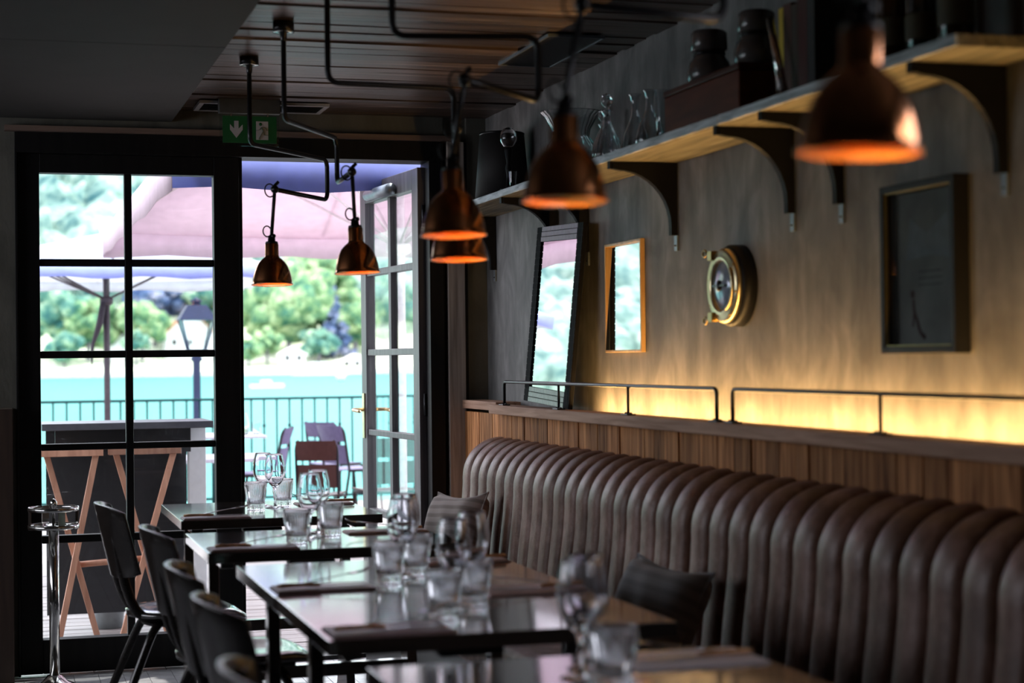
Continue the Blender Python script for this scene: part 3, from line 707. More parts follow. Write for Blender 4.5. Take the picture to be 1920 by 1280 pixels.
for i, (w_, h_, c, lab) in enumerate([(0.026, 0.235, (0.38, 0.27, 0.03), 'mustard yellow spined book, leftmost on the shelf'), (0.045, 0.24, (0.05, 0.015, 0.010), 'thick dark oxblood book next to the yellow one'),
        (0.035, 0.23, (0.03, 0.02, 0.014), 'dark brown book, third of the row of books'), (0.05, 0.245, (0.045, 0.012, 0.012), 'dark red book, fourth of the row of books'), (0.04, 0.235, (0.02, 0.02, 0.022), 'black book at the right end of the row of books')]):
    t = thing('book', lab, 'book', (1.955, by-w_/2, SZ1), 0, 'books on the wall shelf')
    cm = plain('book_cover', [q*1.6 for q in c], 0.5, spec=0.3)
    g = G().box((0, -w_/2, 0), (0.15, -w_/2+0.003, h_)).box((0, w_/2-0.003, 0), (0.15, w_/2, h_)).box((-0.003, -w_/2, 0), (0, w_/2, h_))
    mk('cover', g, cm, t); mk('pages', G().box((0.001, -w_/2+0.0035, 0.003), (0.145, w_/2-0.0035, h_-0.004)), 'mat_pale', t)
    by -= w_+0.002
BP = [(0.034, 0), (0.037, 0.006), (0.037, 0.15), (0.03, 0.175), (0.014, 0.205), (0.013, 0.26), (0.016, 0.262), (0.016, 0.275), (0.0005, 0.276)]
BG = plain('dark_bottle_glass', (0.006, 0.010, 0.008), 0.08, spec=0.8); BG2 = plain('amber_bottle', (0.03, 0.014, 0.005), 0.1)
for yy, s, mm, lab in ((3.80, 1.0, BG, 'dark green bottle beside the row of books'), (3.68, 1.08, BG2, 'tall amber dark bottle, second from the books'), (3.55, 0.95, BG, 'short black bottle, third from the books'), (3.40, 1.05, BG2, 'dark amber bottle nearest the end of the shelf')):
    t = thing('bottle', lab, 'bottle', (2.02, yy, SZ1), 0, 'dark bottles at the near end of the shelf')
    mk('body', G().lathe([(r*s, z*s) for r, z in BP], seg=24), mm, t)
    mk('label_band', G().lathe([(0.0374*s, 0.05*s), (0.0378*s, 0.052*s), (0.0378*s, 0.11*s), (0.0374*s, 0.112*s)], seg=24, closed=True), plain('bottle_paper', (0.07, 0.055, 0.03), 0.7), t)

# ================================================================== WALL THINGS
t = thing('leaning_mirror', 'tall black framed mirror leaning on the ledge against the shelf bracket', 'mirror', (2.022, 6.135, 1.1145))
lean = math.atan2(0.059, 0.69); inpl = math.radians(2.2)
M = Matrix.Rotation(lean, 4, 'Y') @ Matrix.Rotation(inpl, 4, 'X')
t.rotation_euler = M.to_euler()
W_, H_ = 0.577, 0.69
def mbx(a, b): return G().box(a, b)
# local: x = depth (towards wall +), y = width (+ away from camera), z = up ; origin is the near bottom corner
for nm, a, b in (('frame_side', (0, 0, 0), (0.015, 0.065, H_)), ('frame_side', (0, W_-0.065, 0), (0.015, W_, H_)), ('frame_end', (0, 0.065, 0), (0.015, W_-0.065, 0.06)), ('frame_end', (0, 0.065, H_-0.06), (0.015, W_-0.065, H_))):
    o = mk(nm, mbx(a, b), 'dull_black', t, bevel=0.002)
    g = G(); (ax_, ay, az), (bx_, by_, bz) = a, b
    if nm == 'frame_end':
        ny = int((by_-ay)/0.02)
        for i in range(ny+1):
            for r_ in range(3):
                g.box((-0.0035+r_*0.0006, ay+i*(by_-ay)/(ny+1)+0.0015, az+r_*0.02+0.0015), (0, ay+(i+1)*(by_-ay)/(ny+1)-0.0015, az+r_*0.02+0.0185))
        st = mk('tile_relief', g, plain('grey_relief', (0.20, 0.22, 0.24), 0.3), o)
    else:
        nz = int(H_/0.024)
        for i in range(nz):
            for r_ in range(3): g.box((-0.0025, ay+r_*0.021+0.0015, i*H_/nz+0.0015), (0, ay+r_*0.021+0.0195, (i+1)*H_/nz-0.0015))
        st = mk('tile_relief', g, 'dull_black', o)
    st['kind'] = 'stuff'
mk('mirror_glass', mbx((0.004, 0.06, 0.055), (0.008, W_-0.06, H_-0.055)), 'mirror', t)
mk('back_board', mbx((0.0151, 0.01, 0.01), (0.018, W_-0.01, H_-0.01)), 'dark_panel', t)
# gilt mirror
t = thing('gilt_mirror', 'narrow upright mirror in a thin gilt frame on the wall', 'mirror', (WX, 5.825, 1.515))
wy, hz, dp = 0.185, 0.195, 0.018
for a, b, nm in (((-dp, -wy, -hz), (0-0.001, -wy+0.010, hz), 'frame_side'), ((-dp, wy-0.010, -hz), (-0.001, wy, hz), 'frame_side'), ((-dp, -wy+0.010, hz-0.010), (-0.001, wy-0.010, hz), 'frame_end'), ((-dp, -wy+0.010, -hz), (-0.001, wy-0.010, -hz+0.010), 'frame_end')):
    mk(nm, G().box(a, b), 'gold_frame', t, bevel=0.002)
mk('mirror_glass', G().box((-0.002, -wy+0.009, -hz+0.009), (0.001, wy-0.009, hz-0.009)), 'mirror', t, loc=(-0.0095, 0, 0), rot=(0, 0.042, 0.0))
# porthole
t = thing('porthole', 'round brass porthole with dogs on a dark wooden ring', 'porthole', (WX, 4.84, 1.512))
MX = Matrix.Rotation(-PI/2, 4, 'Y')    # lathe axis z -> -x
def lx(g_, prof, seg=48, **k): return g_.lathe(prof, seg=seg, M=MX, **k)
mk('backing_ring', lx(G(), [(0.0005, 0.001), (0.122, 0.001), (0.122, 0.035), (0.112, 0.045), (0.0005, 0.045)]), 'black_gloss', t)
mk('brass_ring', lx(G(), [(0.072, 0.045), (0.112, 0.045), (0.112, 0.056), (0.103, 0.066), (0.094, 0.062), (0.086, 0.070), (0.074, 0.066), (0.070, 0.056)], closed=True), 'brass', t)
mk('port_glass', lx(G(), [(0.0005, 0.054), (0.071, 0.054), (0.071, 0.058), (0.04, 0.066), (0.0005, 0.070)]), plain('blue_grey_porthole_glass', (0.42, 0.46, 0.54), 0.15, 0.2, var=0.2, sc=14), t)  # pale bluish reflection put into the glass colour
g = lx(G(), [(0.0005, 0.069), (0.016, 0.069), (0.016, 0.074), (0.0005, 0.078)], 20); g.box((-0.0745, -0.045, -0.003), (-0.0705, 0.045, 0.003))
mk('hub', g, 'iron', t)
for s in (1, -1):
    yy = 0.062; zz = s*0.092
    g = G().box((-0.075, yy-0.012, zz-0.014), (-0.045, yy+0.016, zz+0.014)).tube([(-0.066, yy, zz), (-0.066, yy+0.045, zz+s*0.008)], 0.006, 8)
    g.tube([(-0.066, yy+0.058+0.014*math.cos(q), zz+s*0.010+0.010*math.sin(q)) for q in [2*PI*i/14 for i in range(14)]], 0.0035, 6, closed=True)
    mk('dog_clamp', g, 'dark_brass', t)
for k in range(8):
    a = 2*PI*k/8+0.2; mk('rivet', G().sphere((-0.063, 0.104*math.cos(a), 0.104*math.sin(a)), 0.004, 8), 'dark_brass', t)
g = G().tube([(-0.068, -0.02-0.07*math.cos(q), 0.075*math.sin(q)) for q in [-1.3+2.0*i/12 for i in range(13)]], 0.0045, 8)
mk('hinge_bar', g, 'brass', t)
# dark framed picture
t = thing('framed_picture', 'glazed picture in a deep black frame at the right of the wall', 'picture', (WX, 3.73, 1.508))
wy, hz, dp = 0.175, 0.205, 0.042
for a, b, nm in (((-dp, -wy, -hz), (-0.001, -wy+0.018, hz), 'frame_side'), ((-dp, wy-0.018, -hz), (-0.001, wy, hz), 'frame_side'), ((-dp, -wy+0.018, hz-0.018), (-0.001, wy-0.018, hz), 'frame_end'), ((-dp, -wy+0.018, -hz), (-0.001, wy-0.018, -hz+0.018), 'frame_end')):
    mk(nm, G().box(a, b), 'black_gloss', t, bevel=0.002)
g = G()
for a, b in (((-dp+0.004, -wy+0.018, hz-0.021), (-dp+0.012, wy-0.018, hz-0.018)), ((-dp+0.004, -wy+0.018, -hz+0.018), (-dp+0.012, wy-0.018, -hz+0.021)), ((-dp+0.004, -wy+0.018, -hz+0.021), (-dp+0.012, -wy+0.021, hz-0.021)), ((-dp+0.004, wy-0.021, -hz+0.021), (-dp+0.012, wy-0.018, hz-0.021))): g.box(a, b)
mk('gilt_slip', g, 'dark_brass', t)
pr = mk('print', G().box((-0.006, -wy+0.018, -hz+0.018), (-0.002, wy-0.018, hz-0.018)), plain('olive_paper', (0.17, 0.17, 0.155), 0.8, var=0.25, sc=9), t)
ap = G().prism([(0.105, 0.02), (0.09, 0.10), (0.085, 0.125), (0.045, 0.10), (0.01, 0.085), (-0.03, 0.10), (-0.085, 0.125), (-0.095, 0.10), (-0.10, 0.02), (0, 0.03)], 'x', -0.0068, -0.006)
mk('drawn_cloth', ap, plain('grey_blue_ink', (0.19, 0.21, 0.22), 0.8), pr)
g = G().tube([(-0.0065, 0.075, -0.075), (-0.0065, 0.072, -0.105), (-0.0065, 0.058, -0.125), (-0.0065, 0.045, -0.155), (-0.0065, 0.02, -0.168)], 0.006, 6, 0.01, flat=(1, 0.1)).tube([(-0.0065, 0.072, -0.105), (-0.0065, 0.078, -0.14)], 0.004, 6, flat=(1, .1)).blob((-0.0065, 0.078, -0.062), 0.010, 0.1, 1, (0.05, 1, 1))
mk('drawn_figure', g, plain('dark_red_ink', (0.05, 0.012, 0.012), 0.8), pr)
g = G()
for i in range(3): g.box((-0.0066, -0.06, -0.01-i*0.016), (-0.006, 0.05, -0.007-i*0.016))
mk('faint_lines', g, plain('faint_ink', (0.06, 0.06, 0.055), 0.8), pr)
mk('picture_glass', G().box((-dp+0.012, -wy+0.018, -hz+0.018), (-dp+0.014, wy-0.018, hz-0.018)), 'pane', t)

# ================================================================== CEILING THINGS
def exit_sign():
    c = at(467.5, 237, 7.25)
    t = thing('exit_sign', 'green running man exit sign hung from the ceiling before the doors', 'sign', (c.x, 7.25, CZ))
    w_, zt, zb = 0.122, -0.062, -0.195
    mk('light_bar', G().box((-w_-0.004, -0.022, zt), (w_+0.004, 0.022, 0-0.002)), plain('sign_housing', (0.05, 0.052, 0.05), 0.4), t, bevel=0.003)
    for s in (-1, 1): mk('clip', G().box((s*0.075-0.003, -0.008, zt-0.012), (s*0.075+0.003, 0.008, zt)), 'chrome', t)
    mk('acrylic_plate', G().box((-w_, -0.001, zb), (w_, 0.004, zt-0.002)), 'acrylic', t)
    p = mk('green_panel', G().box((-w_+0.012, -0.004, zb+0.012), (w_-0.010, -0.002, zt-0.010)), 'green_sign', t)
    g = G(); x = -0.054; zc = (zt+zb)/2
    g.prism([(x-0.009, zc+0.036), (x-0.009, zc+0.004), (x-0.026, zc+0.022), (x-0.026, zc+0.0), (x, zc-0.034), (x+0.026, zc+0.0), (x+0.026, zc+0.022), (x+0.009, zc+0.004), (x+0.009, zc+0.036)], 'y', -0.0055, -0.004)
    mk('arrow', g, 'white_sign', p)
    X = 0.052; hw = 0.025
    mk('doorway_panel', G().box((X-hw, -0.0052, zc-0.040), (X+hw, -0.004, zc+0.036)), 'white_sign', p)
    g = G(); Y_ = -0.006
    def lim(pts, r): g.tube([(X+a, Y_, zc+b) for a, b in pts], r, 8, 0.004, 3, flat=(1, 0.12))
    g.lathe([(0.0005, 0), (0.0065, 0), (0.0065, 0.001), (0.0005, 0.001)], (X-0.007, Y_, zc+0.024), 14, M=Matrix.Rotation(PI/2, 4, 'X'))
    lim([(-0.002, 0.012), (0.004, -0.006)], 0.0068); lim([(-0.003, 0.012), (-0.012, 0.0), (-0.026, -0.001)], 0.0032); lim([(0.0, 0.013), (0.012, 0.011), (0.020, -0.002)], 0.0034)
    lim([(0.003, -0.006), (-0.006, -0.022), (-0.014, -0.035)], 0.0045); lim([(0.005, -0.006), (0.008, -0.020), (0.032, -0.022)], 0.0042); lim([(-0.014, -0.035), (-0.008, -0.039)], 0.003)
    mk('running_man', g, 'green_sign', p)
exit_sign()
t = thing('air_grille', 'long dark slotted air grille in the ceiling near the doors', 'grille', (1.09, 7.40, CZ-0.012))
mk('frame', G().ring([(-0.27, -0.12), (0.27, -0.12), (0.27, 0.12), (-0.27, 0.12)], [(-0.25, -0.10), (0.25, -0.10), (0.25, 0.10), (-0.25, 0.10)], 'z', -0.006, 0.006), plain('grille_white', (0.35, 0.35, 0.36), 0.5), t)
mk('backing', G().box((-0.25, -0.10, 0.003), (0.25, 0.10, 0.006)), 'iron', t)
for i in range(9): mk('slat', G().box((-0.25, -0.09+i*0.0215, -0.005), (0.25, -0.085+i*0.0215, 0.002)), 'iron', t)
t = thing('ceiling_hatch', 'dark square air unit with a thin pale edge in the plank ceiling', 'vent', (1.875, 5.86, CZ-0.008))
mk('frame', G().ring([(-0.10, -0.30), (0.10, -0.30), (0.10, 0.30), (-0.10, 0.30)], [(-0.094, -0.294), (0.094, -0.294), (0.094, 0.294), (-0.094, 0.294)], 'z', -0.006, 0.004), 'steel_strap', t)
mk('cover', G().box((-0.094, -0.294, -0.003), (0.094, 0.294, 0.002)), 'black_gloss', t)

# pendant lamps: ceiling rose, cranked pipe, knuckle, rod, copper shade
def shade_profile(D=0.15):
    o = [(0.5, 0.0), (0.487, 0.012), (0.480, 0.09), (0.463, 0.20), (0.436, 0.31), (0.395, 0.42), (0.335, 0.53), (0.262, 0.61), (0.205, 0.655), (0.175, 0.685), (0.166, 0.72), (0.165, 0.98), (0.15, 1.01)]
    i = [(r-0.012, z) for r, z in o if z < 0.68]
    return [(r*D, z*D) for r, z in o], [(r*D, z*D) for r, z in i]
SH_O, SH_I = shade_profile()
def pendant(rose, b1, kn, sh, tilt, label, knz=1.92, sz=1.58, armz=2.075):
    t = thing('pendant_lamp', label, 'lamp', (rose[0], rose[1], CZ), 0, 'copper pendant lamps on cranked pipes')
    ox, oy = rose
    L = lambda x, y_, z: (x-ox, y_-oy, z-CZ)
    r_ = mk('ceiling_rose', G().lathe([(0.034, 0.0), (0.034, -0.030), (0.012, -0.034), (0.0105, -0.055), (0.009, -0.062), (0.0005, -0.062)], seg=28), 'iron', t)
    mk('face_plate', G().lathe([(0.0335, -0.0305), (0.0335, -0.0325), (0.012, -0.0325), (0.012, -0.0305)], seg=28, closed=True), 'chrome', r_)
    mk('pipe', G().tube([L(ox, oy, CZ-0.03), L(ox, oy, armz), L(b1[0], b1[1], armz), L(b1[0], b1[1], knz), L(kn[0], kn[1], knz)], 0.0085, 12, 0.035, 8), 'iron', t)
    k = Vector((kn[0], kn[1], knz)); S = Vector((sh[0], sh[1], sz))
    dirv = Matrix.Rotation(tilt[0], 3, 'X') @ Matrix.Rotation(tilt[1], 3, 'Y') @ Vector((0, 0, 1))
    top = S+dirv*0.168
    g = G(); g.sphere(L(*k), 0.015, 12); g.tube([L(*(k+Vector((0, -0.016, 0)))), L(*(k+Vector((0, 0.016, 0))))], 0.010, 10)
    g.tube([L(*(k+Vector((-0.012, 0, 0.0)))), L(*(k+Vector((0.014, 0, 0.028))))], 0.006, 8)
    mk('knuckle', g, 'iron', t)
    j = top+dirv*0.012
    mk('rod', G().tube([L(*k), L(*(k+(j-k)*0.9)), L(*j)], 0.0065, 10), 'iron', t)
    # cable loops
    for c, rr, off in ((k, 0.024, (-0.018, 0, -0.004)), (j, 0.020, (-0.016, 0, 0.016))):
        c = c+Vector(off); g = G().tube([L(c.x+rr*0.75*math.cos(a), c.y+0.006*math.sin(a), c.z+rr*math.sin(a)) for a in [2*PI*i/18 for i in range(18)]], 0.0026, 6, closed=True)
        mk('cable_loop', g, 'black_gloss', t)
    Mr = (Matrix.Rotation(tilt[0], 4, 'X') @ Matrix.Rotation(tilt[1], 4, 'Y'))
    g = G().lathe([(0.0005, 0.150), (0.024, 0.150), (0.022, 0.158), (0.014, 0.160), (0.013, 0.176), (0.009, 0.180), (0.0005, 0.180)], seg=20)
    g.tube([(0.006, -0.014, 0.178), (0.006, 0.014, 0.178)], 0.008, 8)
    mk('socket_cap', g, 'iron', t, loc=L(*S), rot=Mr.to_euler())
    so_ = mk('shade', G().lathe(SH_O+[(0.0005, 0.1515)], seg=48), 'copper', t, loc=L(*S), rot=Mr.to_euler(), fix=False)
    mk('inner_reflector', G().lathe(SH_I+[(0.0005, 0.100)], seg=40), 'copper_in', so_, fix=False)
    mk('rim_bead', G().tube([(0.0755*math.cos(a), 0.0755*math.sin(a), 0.001) for a in [2*PI*i/48 for i in range(48)]], 0.0016, 6, closed=True), 'copper', so_)
    mk('bulb', G().sphere((0, 0, 0.048), 0.018, 14, 1.25), 'bulb', so_)
    l = bpy.data.lights.new('bulb_light', 'POINT'); l.energy = 2.2; l.color = (1, 0.74, 0.36); l.shadow_soft_size = 0.008
    lo = bpy.data.objects.new('bulb_light', l); COL.objects.link(lo); lo.parent = so_; lo.location = (0, 0, 0.02)
    return t
pendant((0.878, 6.24), (1.236, 6.685), (0.974, 6.30), (0.979, 6.411), (-0.05, 0.0), 'farthest copper pendant lamp, hanging left over the far table', sz=1.582)
pendant((0.897, 5.59), (1.150, 6.03), (1.131, 5.671), (1.157, 5.727), (-0.05, -0.03), 'second farthest copper pendant lamp, hanging right in the door opening', sz=1.591)
pendant((0.898, 4.83), (1.267, 4.86), (1.195, 4.549), (1.176, 4.474), (-0.05, 0.0), 'copper pendant lamp half hidden behind another, third farthest', sz=1.563)
pendant((0.919, 4.10), (1.262, 4.033), (1.007, 3.764), (1.012, 3.895), (-0.05, 0.0), 'copper pendant lamp hiding another one behind it', sz=1.584)
pendant((0.91, 3.30), (1.296, 2.992), (0.994, 2.913), (0.966, 2.938), (-0.05, 0.02), 'large near copper pendant lamp in front of the shelf with decanters', sz=1.576)
pendant((0.91, 2.40), (1.30, 2.06), (1.01, 1.90), (1.009, 1.925), (0, 0.03), 'nearest copper pendant lamp, at the right of the picture', sz=1.545)

# ================================================================== TABLES
def table(x0, x1, y0, y1, label, ly=0.0):
    cx, cy = (x0+x1)/2, (y0+y1)/2; hw, hd = (x1-x0)/2, (y1-y0)/2
    t = thing('dining_table', label, 'table', (cx, cy, 0), 0, 'dark wooden restaurant tables')
    mk('tabletop', G().box((-hw, -hd, 0.718), (hw, hd, 0.75)), 'table_wood', t, bevel=0.002)
    for s in (-1, 1):
        g = G()
        pts = [(-0.02, 0.70), (0.02, 0.70), (0.03, 0.5), (0.055, 0.28), (0.10, 0.08), (0.15, 0.0), (-0.15, 0.0), (-0.10, 0.08), (-0.055, 0.28), (-0.03, 0.5)]
        pts = [(a+ly, b) for a, b in pts]
        g.prism(pts, 'x', s*(hw-0.065)-0.016, s*(hw-0.065)+0.016)
        mk('leg', g, 'table_wood', t, bevel=0.003)
        mk('top_bearer', G().box((s*(hw-0.065)-0.02, -hd+0.08, 0.694), (s*(hw-0.065)+0.02, hd-0.08, 0.717)), 'table_wood', t, bevel=0.004)
    mk('stretcher', G().box((-hw+0.08, ly-0.015, 0.30), (hw-0.08, ly+0.015, 0.34)), 'table_wood', t)
    mk('lock_block', G().box((-0.14, -hd+0.02, 0.700), (0.0, -hd+0.08, 0.7175)), 'black_gloss', t, bevel=0.008)
    return t
table(0.622, 1.338, 6.21, 6.98, 'dark dining table farthest away, next to the open door')
table(0.590, 1.345, 5.13, 5.755, 'dark dining table second farthest from the camera', 0.12)
table(0.626, 1.352, 4.112, 4.79, 'dark dining table, far half of the joined pair in the middle', 0.12)
table(0.628, 1.364, 3.43, 4.108, 'dark dining table, near half of the joined pair in the middle', 0.18)
table(0.638, 1.345, 2.35, 3.11, 'dark dining table nearest the camera, at the bottom edge', 0.28)

# ---- glassware
seg = 288
def tumbler_mesh():
    out = [(0.0005, 0.0), (0.029, 0.0), (0.031, 0.0006), (0.0325, 0.004), (0.0318, 0.012), (0.0312, 0.018), (0.0325, 0.026), (0.035, 0.045), (0.0372, 0.060), (0.0395, 0.075), (0.0412, 0.090), (0.0420, 0.096), (0.0424, 0.100), (0.0425, 0.1024)]
    inn = [(0.0420, 0.1032), (0.0413, 0.1032), (0.0408, 0.1024), (0.0400, 0.096), (0.0375, 0.075), (0.0345, 0.052), (0.0315, 0.032), (0.029, 0.025), (0.025, 0.0222), (0.0005, 0.021)]
    prof = out+inn; n = len(prof); vs = []
    for i, (r, z) in enumerate(prof):
        for k in range(seg):
            a = 2*PI*k/seg; rr = r
            if i < len(out):
                if 0.02 <= z <= 0.092: rr = r+0.0016*(abs(math.cos(18*a))*2-1)
                elif 0.003 < z < 0.02: rr = r+0.0014*(abs(math.cos(9*a))*2-1)
            vs.append((rr*math.cos(a), rr*math.sin(a), z))
    fs = [(i*seg+k, i*seg+(k+1) % seg, (i+1)*seg+(k+1) % seg, (i+1)*seg+k) for i in range(n-1) for k in range(seg)]
    g = G().add(vs, fs, True); me = g.mesh('tumbler'); fix_normals(me); me.materials.append(MT['glass']); return me
WG = [(0.0005, 0.0), (0.035, 0.0), (0.036, 0.0002), (0.0365, 0.0008), (0.0355, 0.0015), (0.02, 0.004), (0.006, 0.009), (0.0042, 0.02), (0.004, 0.055), (0.006, 0.074), (0.016, 0.084), (0.028, 0.098), (0.037, 0.120), (0.0395, 0.140), (0.0375, 0.165), (0.032, 0.190), (0.0302, 0.198), (0.0291, 0.2026), (0.0287, 0.2032),
      (0.0283, 0.2032), (0.0279, 0.2026), (0.0290, 0.198), (0.0308, 0.190), (0.0362, 0.165), (0.0382, 0.140), (0.0357, 0.120), (0.0267, 0.100), (0.014, 0.087), (0.0005, 0.083)]
g = G().lathe(WG, seg=56); wme = g.mesh('wine_glass'); fix_normals(wme); wme.materials.append(MT['glass'])
tme = tumbler_mesh()
def put(me, name, x, y_, lab, grp, cat='glass', rz=0.0):
    o = bpy.data.objects.new(name, me); COL.objects.link(o); o.location = (x, y_, 0.7505); o.rotation_euler = (0, 0, rz); return tag(o, lab, cat, grp)
TB = [(0.936, 6.586, 'ribbed tumbler on the farthest table, left one'), (1.056, 6.714, 'ribbed tumbler on the farthest table, right one'),
      (0.879, 5.314, 'ribbed tumbler on the second farthest table, left one'), (1.020, 5.517, 'ribbed tumbler on the second farthest table, right one'),
      (0.937, 4.28, 'ribbed tumbler on the far half of the joined tables, left one'), (1.036, 4.415, 'ribbed tumbler on the far half of the joined tables, right one'),
      (0.919, 3.653, 'ribbed tumbler on the near half of the joined tables, left one'), (1.030, 3.82, 'ribbed tumbler on the near half of the joined tables, right one'),
      (0.987, 2.774, 'ribbed tumbler on the nearest table, very blurred')]
for x, y_, lab in TB: put(tme, 'tumbler', x, y_, lab, 'ribbed tumblers on the tables', rz=random.random())
WB = [(0.985, 6.735, 'wine glass on the farthest table, left one'), (1.015, 6.635, 'wine glass on the farthest table, right one'),
      (0.942, 5.445, 'wine glass on the second farthest table, left one'), (0.995, 5.60, 'wine glass on the second farthest table, right one'),
      (0.985, 4.341, 'wine glass on the far half of the joined tables, left one'), (1.030, 4.50, 'wine glass on the far half of the joined tables, right one'),
      (0.965, 3.745, 'wine glass on the near half of the joined tables, left one'), (1.050, 3.90, 'wine glass on the near half of the joined tables, right one'),
      (0.965, 2.88, 'wine glass on the nearest table, left one'), (1.005, 2.96, 'wine glass on the nearest table, right one')]
for x, y_, lab in WB: put(wme, 'wine_glass', x, y_, lab, 'wine glasses on the tables')

# ---- place settings
def fork_parts():
    g = G(); g.tube([(-0.095, 0, 0.004), (-0.03, 0, 0.006), (0.03, 0, 0.008), (0.05, 0, 0.007)], [0.0042, 0.003, 0.0022, 0.004], 8, flat=(1.2, 0.5))
    g.box((0.048, -0.011, 0.006), (0.066, 0.011, 0.0085))
    for k in range(4): g.tube([(0.065, -0.0095+k*0.0063, 0.007), (0.085, -0.0095+k*0.0063, 0.007), (0.105, -0.009+k*0.006, 0.014)], 0.0014, 6)
    return g
fme = fork_parts().mesh('fork'); fme.materials.append(MT['stem_metal'])
kb = G().prism([(-0.005, -0.010), (0.10, -0.009), (0.118, 0.0), (0.112, 0.008), (0.0, 0.007)], 'z', 0.003, 0.0045); kbm = kb.mesh('blade'); kbm.materials.append(MT['stem_metal'])
kh = G().tube([(-0.105, 0, 0.007), (-0.09, 0, 0.008), (-0.05, 0.001, 0.008), (-0.01, 0, 0.007), (0.0, 0, 0.006)], [0.006, 0.0075, 0.006, 0.0068, 0.005], 10, flat=(1, 0.75)); khm = kh.mesh('handle'); khm.materials.append(MT['horn'])
def setting(x0, x1, yc, where, pale=False, flip=1, dep=0.115):
    cx = (x0+x1)/2; hw = (x1-x0)/2
    o = thing('placemat', 'folded %s placemat %s' % ('pale pink' if pale else ('dusty rose' if flip < 0 else 'mauve brown'), where), 'placemat', (cx, yc, 0.7502), 0, 'folded placemats on the tables')
    mk('under_fold', G().box((-hw, -dep/2, 0), (hw, dep/2, 0.003)), 'mat_pale' if pale else ('mat_rose' if flip < 0 else 'mat_leather'), o, bevel=0.001)
    mk('upper_fold', G().box((-hw+0.004, -dep/2+0.004, 0.0032), (hw-0.006, dep/2-0.003, 0.006)), 'mat_pale' if pale else ('mat_rose' if flip < 0 else 'mat_leather'), o, bevel=0.001)
    k = thing('knife', 'steel knife with horn handle %s' % where, 'knife', (cx-flip*0.01, yc-0.022, 0.7568), 0 if flip > 0 else PI, 'knives on the placemats')
    for me, nm in ((kbm, 'blade'), (khm, 'handle')):
        q = bpy.data.objects.new(nm, me); COL.objects.link(q); q.parent = k
    f = bpy.data.objects.new('fork', fme); COL.objects.link(f); f.location = (cx+flip*0.025, yc+0.012, 0.7690); f.rotation_euler = (0, -0.11, (0.22 if flip > 0 else PI-0.15))
    tag(f, 'steel fork lying %s' % where, 'fork', 'forks on the placemats')
setting(0.632, 0.870, 6.285, 'left on the farthest table')
setting(1.110, 1.330, 6.74, 'right on the farthest table', flip=-1)
setting(0.600, 0.862, 5.205, 'left on the second farthest table')
setting(1.075, 1.338, 5.56, 'right on the second farthest table', flip=-1)
setting(0.640, 0.882, 4.225, 'left on the far half of the joined tables', dep=0.13)
setting(1.108, 1.345, 4.66, 'right on the far half of the joined tables', flip=-1, dep=0.13)
setting(0.640, 0.892, 3.515, 'left on the near half of the joined tables', dep=0.145)
setting(1.100, 1.356, 4.01, 'right on the near half of the joined tables', flip=-1, dep=0.15)
setting(1.080, 1.335, 2.985, 'right on the nearest table', pale=True, flip=-1, dep=0.155)

